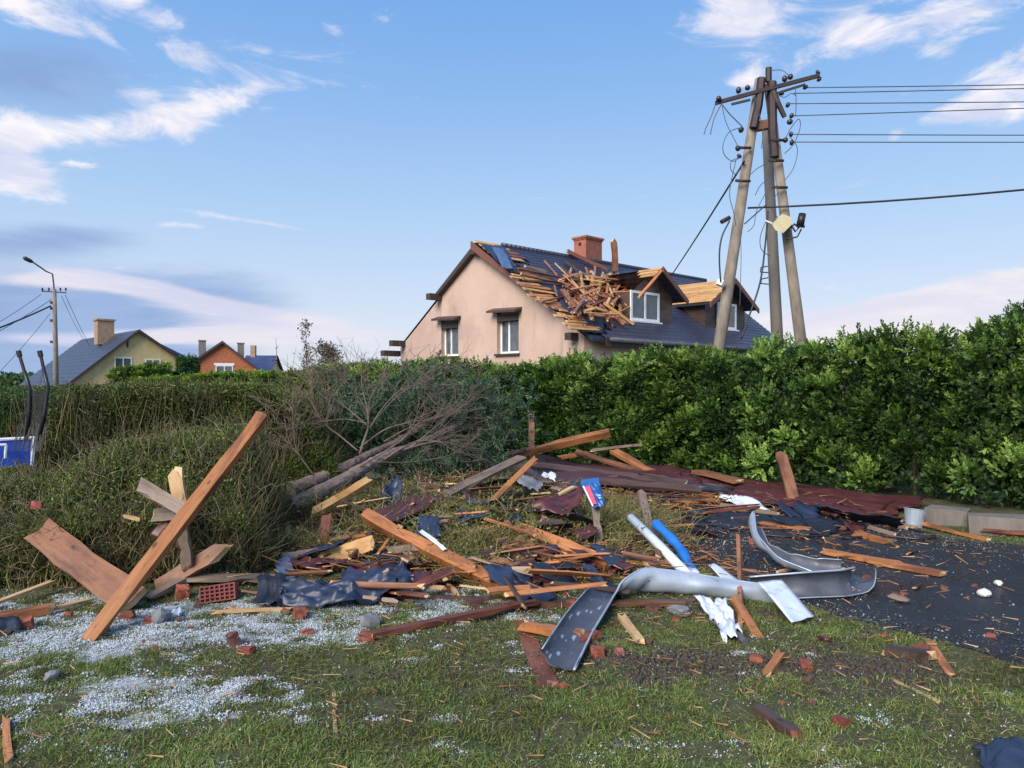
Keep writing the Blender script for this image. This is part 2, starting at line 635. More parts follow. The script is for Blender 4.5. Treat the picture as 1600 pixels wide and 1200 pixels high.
def f_ywall(t, p, o):
    v = objc(t)
    n = t.noise(v, 1.1, 6, .65)
    c = t.ramp(n, [(.3, (.56, .43, .20)), (.65, (.68, .54, .27))])
    br = t.node('ShaderNodeTexBrick')
    t.put(br.inputs['Vector'], t.vmul(v, (1, 1, 1)))
    s = t.noise(v, 5, 5, .7)
    c = t.mix(t.smooth(s, .56, .66, 0, .6), c, (.30, .17, .07))
    t.l.new(c, p.inputs['Base Color'])
    p.inputs['Roughness'].default_value = .9


M['wall_yellow'] = mat('old yellow render', f_ywall)


def brickmat(name, c1, c2, mortar, sc=1.0):
    def f(t, p, o):
        v = objc(t)
        s = t.node('ShaderNodeSeparateXYZ')
        t.l.new(v, s.inputs[0])
        cb = t.node('ShaderNodeCombineXYZ')
        t.l.new(t.math('ADD', s.outputs[0], s.outputs[1]), cb.inputs[0])
        t.l.new(s.outputs[2], cb.inputs[1])
        br = t.node('ShaderNodeTexBrick')
        t.l.new(cb.outputs[0], br.inputs['Vector'])
        br.inputs['Color1'].default_value = (*c1, 1)
        br.inputs['Color2'].default_value = (*c2, 1)
        br.inputs['Mortar'].default_value = (*mortar, 1)
        br.inputs['Scale'].default_value = sc
        br.inputs['Mortar Size'].default_value = .009
        br.inputs['Brick Width'].default_value = .25
        br.inputs['Row Height'].default_value = .08
        n = t.noise(v, 4, 5)
        c = t.mix(t.smooth(n, .45, .7, 0, .5), br.outputs['Color'], tuple(.5 * q for q in c1))
        t.l.new(c, p.inputs['Base Color'])
        p.inputs['Roughness'].default_value = .85
        bump(t, p, br.outputs['Fac'], -.4, .01)
    return mat(name, f)


M['brickwork'] = brickmat('chimney brickwork', (.36, .10, .06), (.42, .13, .075), (.25, .15, .12))
M['brick_orange'] = brickmat('orange brickwork', (.40, .11, .045), (.46, .14, .06), (.30, .15, .09))
M['brick_pale'] = brickmat('pale chimney brickwork', (.42, .30, .18), (.34, .2, .12), (.25, .2, .16))


def roofmat(name, c1, c2, rough=.38, wave=9.0):
    def f(t, p, o):
        v = objc(t)
        n = t.noise(v, 1.2, 5)
        t.l.new(t.ramp(n, [(.3, c1), (.7, c2)]), p.inputs['Base Color'])
        p.inputs['Roughness'].default_value = rough
        s = t.node('ShaderNodeSeparateXYZ')
        t.l.new(v, s.inputs[0])
        wv = t.math('SINE', t.math('MULTIPLY', s.outputs[0], 6.283 / .22))
        bump(t, p, t.math('ADD', wv, t.math('MULTIPLY', n, .6)), .35, .02)
    return mat(name, f)


M['roof'] = roofmat('navy metal tile', (.030, .031, .056), (.050, .051, .085))
M['roof_far'] = roofmat('dark blue tile', (.026, .033, .062), (.042, .05, .085))
M['roof_blue'] = roofmat('blue tile', (.03, .05, .13), (.045, .07, .17))


def f_ground(t, p, o):
    v = objc(t)
    at = t.node('ShaderNodeAttribute', attribute_name='hail')
    am = t.node('ShaderNodeAttribute', attribute_name='mud')
    n1 = t.noise(v, 1.6, 6, .6)
    n2 = t.noise(v, 14, 6, .7)
    n3 = t.noise(v, 60, 4, .7)
    grass = t.ramp(n2, [(.28, (.030, .036, .014)), (.5, (.070, .080, .028)), (.72, (.13, .115, .05))])
    soil = t.ramp(n2, [(.3, (.045, .034, .022)), (.7, (.11, .085, .055))])
    c = t.mix(t.smooth(n1, .50, .64, 0, .8), grass, soil)
    mud = t.ramp(n2, [(.3, (.035, .027, .022)), (.7, (.10, .078, .062))])
    c = t.mix(am.outputs['Fac'], c, mud)
    slush = t.ramp(n3, [(.3, (.35, .40, .42)), (.7, (.70, .75, .80))])
    c = t.mix(t.math('MULTIPLY', t.smooth(t.math('ADD', at.outputs['Fac'], t.math('MULTIPLY', n2, .6)), .75, 1.25), .7), c, slush)
    t.l.new(c, p.inputs['Base Color'])
    r = t.math('SUBTRACT', .9, t.math('MULTIPLY', am.outputs['Fac'], .45))
    t.put(p.inputs['Roughness'], r)
    bump(t, p, t.math('ADD', n2, t.math('MULTIPLY', n3, .5)), .9, .03)


M['ground'] = mat('lawn soil', f_ground)


def f_drive(t, p, o):
    v = objc(t)
    n1 = t.noise(v, 1.3, 6, .6, .4)
    n2 = t.noise(v, 22, 5, .7)
    n3 = t.noise(v, 90, 3, .7)
    c = t.ramp(n3, [(.3, (.014, .015, .018)), (.7, (.042, .043, .050))])
    c = t.mix(t.smooth(n1, .5, .66, 0, .65), c, (.018, .018, .021))
    c = t.mix(t.smooth(n2, .60, .72, 0, .7), c, (.10, .098, .105))
    t.l.new(c, p.inputs['Base Color'])
    t.put(p.inputs['Roughness'], t.smooth(n1, .40, .60, .62, .17))
    bump(t, p, t.math('ADD', n3, t.math('MULTIPLY', n2, .8)), .7, .012)


M['drive'] = mat('wet asphalt', f_drive)
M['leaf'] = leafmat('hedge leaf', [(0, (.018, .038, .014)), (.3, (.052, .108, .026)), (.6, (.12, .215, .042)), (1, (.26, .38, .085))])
M['leaf_privet'] = leafmat('privet leaf', [(0, (.022, .030, .012)), (.4, (.062, .085, .024)), (.75, (.12, .165, .042)), (1, (.21, .25, .075))])
M['needle'] = leafmat('pine needle', [(0, (.018, .042, .024)), (.5, (.055, .110, .060)), (1, (.12, .20, .11))], .12)
M['grass'] = leafmat('grass blade', [(0, (.08, .066, .03)), (.3, (.12, .132, .038)), (.55, (.14, .215, .046)), (.8, (.22, .30, .066)), (1, (.38, .31, .15))], .2)
M['stem'] = leafmat('hedge stem', [(0, (.04, .036, .017)), (.5, (.125, .11, .048)), (1, (.30, .26, .13))], 0)
M['straw'] = leafmat('dry twig', [(0, (.09, .075, .035)), (.5, (.25, .22, .095)), (1, (.46, .39, .2))], 0.1)
M['splinter'] = leafmat('wood splinter', [(0, (.13, .05, .022)), (.5, (.34, .17, .06)), (1, (.56, .38, .19))], 0)
M['hail'] = leafmat('hail grain', [(0, (.70, .77, .82)), (1, (.88, .92, .95))], .45, .25)
M['earth'] = simple('earth clod', (.035, .027, .02), (.085, .066, .05), 30, .85, b=.3)
M['gravel'] = leafmat('gravel stone', [(0, (.03, .032, .04)), (.6, (.09, .09, .10)), (1, (.28, .27, .27))], 0)
M['leaf_grey'] = leafmat('sparse autumn leaf', [(0, (.08, .065, .045)), (1, (.16, .13, .08))], .2)

# ------------------------------------------------------------------ ground: one sheet out to the horizon
gx = np.concatenate([[-3000, -800, -250, -90, -40, -22, -14, -10], np.linspace(-8, 9, 300), [10, 12, 15, 22, 40, 90, 250, 800, 3000]])
gy = np.concatenate([[-3000, -500, -60, -10, -2, 0, 1], np.linspace(2.0, 14, 230), np.linspace(14.5, 26, 24), [30, 36, 45, 60, 90, 150, 300, 800, 3000]])
XX, YY = np.meshgrid(gx, gy)
ZZ = H(XX, YY) - .035 * sstep(-sdrive(XX, YY), 0, .25)
gv = np.stack([XX, YY, ZZ], -1).reshape(-1, 3)
nxg, nyg = len(gx), len(gy)
ii = (np.arange(nyg - 1)[:, None] * nxg + np.arange(nxg - 1)[None]).ravel()
ground = fast_mesh('ground', gv, np.stack([ii, ii + 1, ii + 1 + nxg, ii + nxg], 1), M['ground'], smooth=True)
for nm, fn in (('hail', hail_mask), ('mud', mud_mask)):
    a = ground.data.attributes.new(nm, 'FLOAT', 'POINT')
    a.data.foreach_set('value', fn(XX, YY).ravel().astype(np.float32))
tag(ground, kind='structure')

# asphalt drive with an uneven edge
pts = []
for i in range(len(DRIVE)):
    a, b = Vector((*DRIVE[i], 0)), Vector((*DRIVE[(i + 1) % len(DRIVE)], 0))
    n = max(2, int((b - a).length / .09))
    for k in range(n):
        q = a.lerp(b, k / n)
        pts.append((q.x + .12 * (float(vnoise(q.x * 3, q.y * 3, 5)) - .5) + random.uniform(-.02, .02), q.y + .12 * (float(vnoise(q.x * 3, q.y * 3, 6)) - .5) + random.uniform(-.02, .02), .004))
db = MB()
tri = tessellate_polygon([[Vector(p) for p in pts]])
db.add(pts, [t if (Vector(pts[t[1]]) - Vector(pts[t[0]])).cross(Vector(pts[t[2]]) - Vector(pts[t[0]])).z > 0 else t[::-1] for t in tri])
tag(db.build('driveway', M['drive']), kind='structure')


# ------------------------------------------------------------------ the damaged house
AX, AY, TH = 2.17, 22.13, 0.75
HW, ZE, ZR = 4.83, 2.97, 6.53        # half width, eave and ridge height
SLOPE = (ZR - ZE) / (HW + .35)
Ux, Uy = math.cos(TH), math.sin(TH)
Nx, Ny = -Uy, Ux


def roofz(t):
    return ZE + (min(t, 2 * HW - t) + .35) * SLOPE


def hw_(s, t, z):
    return Vector((AX + s * Ux + t * Nx, AY + s * Uy + t * Ny, z))


def roof_px(px, py, off=0.0):
    """local (s,t) on the front slope seen at px,py, raised by off"""
    dx, dz = (px - 800) / F, (600 - py) / F
    lo, hi = 15, 45
    for _ in range(50):
        Y = .5 * (lo + hi)
        t = (dx * Y - AX) * Nx + (Y - AY) * Ny
        if EYE + dz * Y > ZE + (t + .35) * SLOPE + off:
            lo = Y
        else:
            hi = Y
    return (dx * Y - AX) * Ux + (Y - AY) * Uy, t


house = empty('damaged_house', (AX, AY, 0), TH)
tag(house, 'pinkish house with torn navy roof, broken timbers and two dormers behind the hedge', 'house')


def hbuild(mb, name, m, parent=house, **k):
    return mb.build(name, m, parent, **k)


# gable wall with window openings
WIN = [(6.03, 7.03, 2.62, 3.98), (2.86, 3.93, 2.62, 4.05)]
outer = [(0, 0), (2 * HW, 0), (2 * HW, roofz(0) - .16), (HW, ZR - .18), (0, roofz(0) - .16)]
loops = [[Vector((a, b, 0)) for a, b in outer]]
for (a, b, c, d) in WIN:
    loops.append([Vector(q) for q in ((a, c, 0), (a, d, 0), (b, d, 0), (b, c, 0))])
allp = [q for l in loops for q in l]
wb = MB()
tri = tessellate_polygon(loops)
wb.add([(0, q.x, q.y) for q in allp], tri)
for (a, b, c, d) in WIN:
    r = .22
    wb.add([(0, a, c), (0, b, c), (0, b, d), (0, a, d), (r, a, c), (r, b, c), (r, b, d), (r, a, d)], [(0, 4, 5, 1), (1, 5, 6, 2), (2, 6, 7, 3), (3, 7, 4, 0)])
e0, L0, L1 = roofz(0) - .16, 12.3, 14.0
wb.add([(0, 0, 0), (L0, 0, 0), (L0, 0, e0), (0, 0, e0)], [(0, 1, 2, 3)])
wb.add([(0, 2 * HW, 0), (L0, 2 * HW, 0), (L0, 2 * HW, e0), (0, 2 * HW, e0)], [(3, 2, 1, 0)])
wb.add([(L0, 0, 0), (L0, 2 * HW, 0), (L0, 2 * HW, e0), (L1 - .2, HW, ZR - .2), (L0, 0, e0)], [(0, 1, 2, 3, 4)])
hbuild(wb, 'wall', M['wall'])
for i, (a, b, c, d) in enumerate(WIN):
    f = MB()
    x0, fw = .16, .075
    for (p0, p1) in (((x0, a, c), (x0 + .06, a + fw, d)), ((x0, b - fw, c), (x0 + .06, b, d)), ((x0, a + fw, c), (x0 + .06, b - fw, c + fw)), ((x0, a + fw, d - fw), (x0 + .06, b - fw, d)), ((x0 - .003, (a + b) / 2 + .1 - fw / 2, c + fw), (x0 + .055, (a + b) / 2 + .1 + fw / 2, d - fw))):
        f.box(p0, p1)
    fo = hbuild(f, 'window', M['pvc'])
    MB().add([(x0 + .03, a, c), (x0 + .03, b, c), (x0 + .03, b, d), (x0 + .03, a, d)], [(3, 2, 1, 0)]).build('pane', M['glass'], fo)
    MB().add([(x0 + .05, a + .1, c), (x0 + .05, b - .5, c), (x0 + .05, b - .5, d), (x0 + .05, a + .1, d)], [(3, 2, 1, 0)]).build('curtain', M['curtain'], fo)
    MB().box((-.09, a - .06, c - .07), (x0 - .004, b + .06, c - .004)).build('sill', M['trim_dark'], fo)
    MB().box((-.02, a + .01, d - .34), (x0 - .004, b - .01, d - .10)).build('shutter_box', M['trim_dark'], fo)
    MB().add([(-.32, a - .16, d - .03), (-.32, b + .2, d + .02), (0, b + .2, d + .13), (0, a - .16, d + .08), (-.32, a - .16, d - .10), (-.32, b + .2, d - .05), (0, b + .2, d + .03), (0, a - .16, d - .02)],
             [(0, 1, 2, 3), (7, 6, 5, 4), (0, 4, 5, 1), (1, 5, 6, 2), (2, 6, 7, 3), (3, 7, 4, 0)]).build('canopy_board', M['wood_dark'], fo)
# purlin ends
for (t, z, l) in ((7.1, 4.72, .55), (9.45, 3.1, .6), (.35, 2.95, .35), (9.9, 2.72, .7)):
    hbuild(MB().box((-l, t - .13, z - .02), (.1, t + .13, z + .2)), 'purlin', M['trim_dark'])


def s_left(t):
    return .75 + .55 * math.sin(t * 1.7 + .6) + .25 * math.sin(t * 5.1)


def s_right(t):
    k = (t + .35) / (HW + .35)
    return L0 + (L1 - L0) * k + .25


# front slope: courses of tile, torn edge on the gable side
NC = 26
cm = MB()
rr = random.Random(3)
for i in range(NC):
    ta, tb = -.35 + (HW + .35) * i / NC, -.35 + (HW + .35) * (i + 1) / NC
    za, zb = ZE + (ta + .35) * SLOPE, ZE + (tb + .35) * SLOPE
    s0 = max(.35, s_left(.5 * (ta + tb)) + rr.uniform(-.15, .15))
    a, b = (s0, ta, za + .055), (s_right(ta), ta, za + .055)
    c, d = (s_right(tb), tb, zb + .028), (s0 + rr.uniform(-.1, .1), tb, zb + .028)
    cm.add([a, b, c, d, (a[0], ta, za + .02), (b[0], ta, za + .02)], [(0, 1, 2, 3), (4, 5, 1, 0)])
hbuild(cm, 'roof', M['roof'])
dk = MB()     # deck under the tiles
dk.add([(.0, -.33, ZE), (s_right(-.35), -.33, ZE), (s_right(HW), HW, ZR - .02), (.0, HW, ZR - .02), (.0, -.33, ZE - .1), (s_right(-.35), -.33, ZE - .1), (s_right(HW), HW, ZR - .12), (.0, HW, ZR - .12)],
       [(0, 1, 2, 3), (7, 6, 5, 4), (0, 4, 5, 1), (1, 5, 6, 2), (3, 7, 4, 0)])
dk.add([(.03, HW, ZR - .03), (s_right(HW), HW, ZR - .03), (s_right(-.35), 2 * HW + .05, ZE + .18), (.03, 2 * HW + .05, ZE + .18)], [(0, 1, 2, 3)])
hbuild(dk, 'roof_deck', M['felt_dark'])
hbuild(MB().tube([(s_left(HW) + .1, HW, ZR + .05), (s_right(HW), HW, ZR + .05)], .09, 8), 'ridge_cap', M['roof'], smooth=True)
# left verge board and the red brown verge at the top right
hbuild(MB().add([(-.22, HW, ZR - .02), (-.22, 2 * HW - 2.45, roofz(2 * HW - 2.45) - .02), (.02, 2 * HW - 2.45, roofz(2.45) - .02), (.02, HW, ZR - .02), (-.22, HW, ZR - .22), (-.22, 2 * HW - 2.45, roofz(2.45) - .17), (.02, 2 * HW - 2.45, roofz(2.45) - .17), (.02, HW, ZR - .22)],
                [(0, 1, 2, 3), (7, 6, 5, 4), (0, 4, 5, 1), (1, 5, 6, 2), (3, 7, 4, 0)]), 'verge_board', M['trim_dark'])
tt = HW - 2.5
hbuild(MB().add([(-.34, HW + .1, ZR + .02), (-.34, tt, roofz(tt) + .03), (-.27, tt, roofz(tt) + .03), (-.27, HW + .1, ZR + .02), (-.34, HW + .1, ZR - .26), (-.34, tt, roofz(tt) - .15), (-.27, tt, roofz(tt) - .15), (-.27, HW + .1, ZR - .26)],
                [(3, 2, 1, 0), (4, 5, 6, 7), (1, 5, 4, 0), (2, 6, 5, 1), (3, 7, 6, 2), (0, 4, 7, 3)]), 'verge_board', M['trim_red'])
hbuild(MB().box((-.30, HW - .05, ZR - .42), (-.02, HW + .16, ZR - .20)), 'ridge_purlin', M['trim_dark'])


def local_board(mb, c, ax, up, L, wd, th, jag=.03, rnd=random):
    """small plank: centre c, axis ax, face normal up"""
    ax = Vector(ax).normalized()
    up = Vector(up)
    up = (up - ax * up.dot(ax)).normalized()
    sd_ = up.cross(ax)
    c = Vector(c)
    vs = []
    for e in (-1, 1):
        for (i, j) in ((-1, -1), (1, -1), (1, 1), (-1, 1)):
            vs.append(c + ax * (e * (L / 2 + rnd.uniform(-jag, jag))) + sd_ * (i * wd / 2) + up * (j * th / 2))
    mb.add(vs, [(3, 2, 1, 0), (4, 5, 6, 7), (0, 1, 5, 4), (1, 2, 6, 5), (2, 3, 7, 6), (3, 0, 4, 7)])
    return mb


def plank_mesh(name, L, wd, th, mats, seed=0, nseg=5, bow=.01, jag=(.03, .03), point=(0, 0)):
    """plank along local x, with uneven faces and broken ends; material 0 skin, 1 broken wood"""
    r = random.Random(seed)
    sec = [(-.5, -.5), (0, -.53), (.5, -.5), (.5, .5), (0, .52), (-.5, .5)]
    nk = len(sec)
    mb = MB()
    vs = []
    bow = min(bow, .014 * L)
    bx, bz = r.uniform(-1, 1) * bow, r.uniform(-1, 1) * bow
    for i in range(nseg + 1):
        u = i / nseg
        x = (u - .5) * L
        k = 4 * u * (1 - u)
        sc = 1 + r.uniform(-.06, .06)
        for q, (a, b) in enumerate(sec):
            xx = x
            if i == 0:
                xx -= r.uniform(0, jag[0]) + point[0] * (1 if q in (1, 4) else 0)
            if i == nseg:
                xx += r.uniform(0, jag[1]) + point[1] * (1 if q in (1, 4) else 0)
            nt_ = 1 - (r.uniform(.1, .4) if (r.random() < .07 and 0 < i < nseg) else 0)
            vs.append((xx, a * wd * sc * nt_ + bx * k + r.uniform(-.02, .02) * wd, b * th * sc * nt_ + bz * k + r.uniform(-.04, .04) * th))
    fs, ms = [], []
    for i in range(nseg):
        for q in range(nk):
            a, b = i * nk + q, i * nk + (q + 1) % nk
            fs.append((a, a + nk, b + nk, b)[::-1])
    mb.add(vs, fs, 0)
    mb.m = [0] * len(fs)
    for base, rev, sgn in ((0, True, -1), (nseg * nk, False, 1)):
        c = Vector((0, 0, 0))
        for q in range(nk):
            c += Vector(vs[base + q]) / nk
        cx = c + Vector((sgn * r.uniform(-.4, .6) * wd * .4, 0, 0))
        mb.v.append(tuple(cx))
        ci = len(mb.v) - 1
        for q in range(nk):
            a, b = base + q, base + (q + 1) % nk
            mb.f.append((a, b, ci) if not rev else (b, a, ci))
            mb.m.append(1)
    me = bpy.data.meshes.new(name)
    me.from_pydata(mb.v, [], mb.f)
    for q in mats:
        me.materials.append(q)
    me.polygons.foreach_set('material_index', mb.m)
    me.update()
    bm = bmesh.new()
    bm.from_mesh(me)
    bmesh.ops.recalc_face_normals(bm, faces=bm.faces)
    bm.to_mesh(me)
    bm.free()
    return me


def orient(p0, p1, roll=0.0, ref=(0, 0, 1)):
    ax = (p1 - p0).normalized()
    up = Vector(ref)
    up = up - ax * up.dot(ax)
    if up.length < .05:
        up = Vector((0, -1, 0)) - ax * ax.dot(Vector((0, -1, 0)))
    up.normalize()
    sd_ = up.cross(ax)
    m = Matrix((ax, sd_, up)).transposed()
    return (m @ Matrix.Rotation(roll, 3, 'X')).to_4x4()


def plank(name, p0, p1, wd, th, m, label=None, cat=None, group=None, roll=0.0, jag=(.09, .07), point=(0, 0), m2='wood_pale', bow=.018, nseg=6, seed=None, ref=(0, 0, 1), parent=None):
    p0, p1 = Vector(p0), Vector(p1)
    me = plank_mesh(name, (p1 - p0).length, wd, th, [M[m], M[m2]], seed if seed is not None else random.randrange(10 ** 6), nseg, bow, jag, point)
    o = link(name, me, parent)
    o.matrix_world = Matrix.Translation((p0 + p1) / 2) @ orient(p0, p1, roll, ref)
    return tag(o, label, cat, group)


# torn sheathing boards at the gable edge (parts of the roof, left uncovered)
def hplank(name, p0, p1, wd, th, m, roll=0.0, **k):
    p0, p1 = Vector(p0), Vector(p1)
    me = plank_mesh(name, (p1 - p0).length, wd, th, [M[m], M['wood_pale']], random.randrange(10 ** 6), 2, .01, k.get('jag', (.08, .08)), (0, 0))
    o = link(name, me, k.get('parent', house))
    n = Vector((0, -SLOPE, 1)).normalized()
    o.matrix_local = Matrix.Translation((p0 + p1) / 2) @ orient(p0, p1, roll, n)
    return o


rb = random.Random(5)
for i in range(27):
    t = HW - 2.15 - i * .105 - rb.uniform(0, .05)
    if t < -.3:
        break
    z = ZE + (t + .35) * SLOPE
    l0 = rb.uniform(-.85, -.30)
    l1 = rb.uniform(.15, .75)
    tilt = rb.uniform(-.34, .06)
    hplank('board', (l0, t + tilt * .3, z + .02 + rb.uniform(0, .12)), (l1, t + rb.uniform(-.06, .1), z + .07 + rb.uniform(0, .06)), rb.uniform(.10, .16), .028, rb.choice(['board_yellow', 'board_yellow', 'wood_orange']))
for i in range(9):
    t = HW - .10 - i * .22
    z = ZE + (t + .35) * SLOPE
    hplank('board', (-.26, t, z + .06), (s_left(t) + rb.uniform(-.3, .1) if i < 5 else rb.uniform(.2, .5), t, z + .06), .19, .025, 'board_yellow' if i in (0, 1, 4, 5) else 'wood_brown', jag=(.02, .1))


# crumpled sheets -------------------------------------------------
def sheet_mesh(name, c4, nx, ny, m, amp=.05, freq=3.0, seed=0, th=.006, rib=0.0, ribn=8, torn=.12, sag=0.0):
    """c4: corners a b c d going round; a-b along u, a-d along v; returns an object at the centroid"""
    a, b, c, d = [np.array(q, float) for q in c4]
    cen = (a + b + c + d) / 4
    u, v = np.meshgrid(np.linspace(0, 1, nx), np.linspace(0, 1, ny))
    s = seed * 13.7
    uu = u + torn * (fbm(u * 5 + s, v * 5, 41, 3) - .5) * (4 * np.minimum(np.minimum(u, 1 - u), .25) < .3) + torn * .5 * (vnoise(v * 9 + s, u * 0 + 2, 3) - .5) * ((u < .01) | (u > .99))
    vv = v + torn * (fbm(u * 5, v * 5 + s, 42, 3) - .5) * (4 * np.minimum(np.minimum(v, 1 - v), .25) < .3) + torn * .5 * (vnoise(u * 9 + s, v * 0 + 5, 4) - .5) * ((v < .01) | (v > .99))
    p = a * ((1 - uu) * (1 - vv))[..., None] + b * (uu * (1 - vv))[..., None] + c * (uu * vv)[..., None] + d * ((1 - uu) * vv)[..., None]
    n = np.cross(b - a, d - a)
    n /= np.linalg.norm(n)
    if n[2] < 0:
        n = -n
    wu, wv = u + .25 * fbm(u * 2 + s, v * 2, 71, 2), v + .25 * fbm(u * 2, v * 2 + s, 72, 2)
    h = amp * (fbm(wu * freq * .6 + s, wv * freq * .6 + s, 51, 2) - .5) * 2.2 + amp * 1.5 * (.35 - np.abs(vnoise(wu * freq * 1.5 + s, wv * freq * .5, 57) - .5)) + amp * .9 * (.3 - np.abs(vnoise(wu * freq * .6 + s, wv * freq * 1.9, 58) - .5)) + amp * .12 * (vnoise(u * 19 + s, v * 19, 59) - .5)
    if rib:
        h = h + rib * np.clip(np.sin(v * ribn * 2 * math.pi) * 2.2, -1, 1)
    h = h + sag * (4 * u * (1 - u))
    p = p + n * h[..., None]
    top = p.reshape(-1, 3)
    bot = top - n * th
    N = nx * ny
    ii = (np.arange(ny - 1)[:, None] * nx + np.arange(nx - 1)[None]).ravel()
    f1 = np.stack([ii, ii + 1, ii + 1 + nx, ii + nx], 1)
    ring = list(range(nx)) + [nx * k + nx - 1 for k in range(1, ny)] + [nx * (ny - 1) + k for k in range(nx - 2, -1, -1)] + [nx * k for k in range(ny - 2, 0, -1)]
    rg = np.array(ring)
    rn = np.roll(rg, -1)
    fr = np.stack([rg, rg + N, rn + N, rn], 1)
    faces = np.concatenate([f1, f1[:, ::-1] + N, fr])
    o = fast_mesh(name, np.concatenate([top, bot]) - cen, faces, m, smooth=True)
    o.location = cen
    return o


def roof_pt(px, py, off=.08):
    s, t = roof_px(px, py, off)
    return hw_(s, t, ZE + (t + .35) * SLOPE + off)


# loose sheets of membrane on the house roof
tag(sheet_mesh('roofing_felt', [roof_pt(752, 381, .12), roof_pt(790, 386, .18), roof_pt(805, 424, .16), roof_pt(775, 408, .12)], 16, 16, M['felt'], .05, 4, 1), 'crumpled dark felt at the roof ridge above the gable', 'roofing felt')
tag(sheet_mesh('roofing_felt', [roof_pt(768, 386, .2), roof_pt(786, 388, .25), roof_pt(802, 420, .25), roof_pt(786, 418, .2)], 12, 16, M['felt_blue'], .03, 4, 2), 'blue grey felt strip folded over the roof near the gable top', 'roofing felt')
tag(sheet_mesh('roofing_felt', [roof_pt(862, 452, .12), roof_pt(882, 452, .15), roof_pt(915, 492, .14), roof_pt(885, 492, .10)], 14, 14, M['felt'], .06, 4, 3), 'dark blue felt sagging between the torn boards and the timber heap', 'roofing felt')
tag(sheet_mesh('roofing_felt', [roof_pt(905, 495, .10), roof_pt(940, 500, .12), roof_pt(945, 520, .10), roof_pt(905, 518, .08)], 14, 12, M['felt_dark'], .08, 4, 4), 'black felt scraps by the roof corner over the eave', 'roofing felt')
tag(sheet_mesh('roofing_felt', [roof_pt(960, 425, .15), roof_pt(990, 425, .15), roof_pt(985, 442, .15), roof_pt(955, 440, .15)], 12, 10, M['felt'], .06, 4, 5), 'dark felt beside the broken dormer top', 'roofing felt')


# dormers ----------------------------------------------------------
def dormer(sp, half, zp, ze_, td, boards, sl, sr):
    d = MB()
    zf = ZE + (td + .35) * SLOPE
    wl, wr = sp - half + .3, sp + half - .3
    zw = lambda s: zp - .1 - abs(s - sp) * (zp - ze_) / half
    d.add([(wl, td, zf - .1), (wr, td, zf - .1), (wr, td, zw(wr)), (sp, td, zw(sp)), (wl, td, zw(wl))], [(0, 1, 2, 3, 4)])
    tb = lambda z: (z - ZE) / SLOPE - .35
    for s, fl in ((wl, 1), (wr, 0)):
        f = [(s, td, zf - .1), (s, tb(zw(s)), zw(s)), (s, td, zw(s))]
        d.add(f, [(0, 1, 2) if not fl else (2, 1, 0)])
    do = hbuild(d, 'dormer', M['wood_dark'])
    fr = td - .42
    tz = tb(zp)
    te = tb(ze_)
    for sgn in (-1, 1):
        if sgn == -1 and boards == 'none':
            pass
        else:
            r = MB()
            se = sp + sgn * half
            top = [(sp, fr, zp), (se, fr, ze_), (se, te, ze_), (sp, tz, zp)]
            bot = [(a, b, c - .07) for a, b, c in top]
            r.add(top + bot, [(0, 1, 2, 3), (7, 6, 5, 4), (0, 4, 5, 1), (1, 5, 6, 2), (2, 6, 7, 3)])
            r.build('dormer_roof', M['roof'] if not (sgn == -1 and boards) else M['felt_dark'], do)
        b = MB()                            # bargeboard on the front edge
        se = sp + sgn * (half + .05)
        b.add([(sp, fr - .05, zp + .05), (se, fr - .05, ze_ + .0), (se, fr, ze_ + .0), (sp, fr, zp + .05), (sp, fr - .05, zp - .15), (se, fr - .05, ze_ - .19), (se, fr, ze_ - .19), (sp, fr, zp - .15)],
              [(0, 1, 2, 3), (7, 6, 5, 4), (0, 4, 5, 1), (1, 5, 6, 2), (2, 6, 7, 3), (3, 7, 4, 0)])
        if not (sgn == -1 and boards == 'none'):
            b.build('bargeboard', M['trim_red'], do)
    # window
    f = MB()
    y0, z0, z1 = td - .03, zf + .0, zf + 1.02
    fw = .09
    for (p0, p1) in (((sl, y0 - .05, z0), (sl + fw, y0, z1)), ((sr - fw, y0 - .05, z0), (sr, y0, z1)), ((sl + fw, y0 - .05, z0), (sr - fw, y0, z0 + fw)), ((sl + fw, y0 - .05, z1 - fw), (sr - fw, y0, z1)), (((sl + sr) / 2 - .04, y0 - .047, z0 + fw), ((sl + sr) / 2 + .04, y0 - .003, z1 - fw))):
        f.box(p0, p1)
    f.box((sl - .05, y0 - .14, z0 - .06), (sr + .05, y0 - .01, z0 - .004))
    f.build('window_frame', M['pvc'], do)
    MB().add([(sl, y0 - .02, z0), (sr, y0 - .02, z0), (sr, y0 - .02, z1), (sl, y0 - .02, z1)], [(0, 1, 2, 3)]).build('window_pane', M['glass'], do)
    MB().add([((sl + sr) / 2 + .08, y0 - .012, z0 + fw), (sr - fw, y0 - .012, z0 + fw), (sr - fw, y0 - .012, z1 - fw), ((sl + sr) / 2 + .08, y0 - .012, z1 - fw)], [(0, 1, 2, 3)]).build('curtain', M['curtain'], do)
    return do, fr, tz, te


d1, fr, tz, te = dormer(4.5, 1.5, 5.62, 4.62, .8, 'none', 3.2, 4.82)
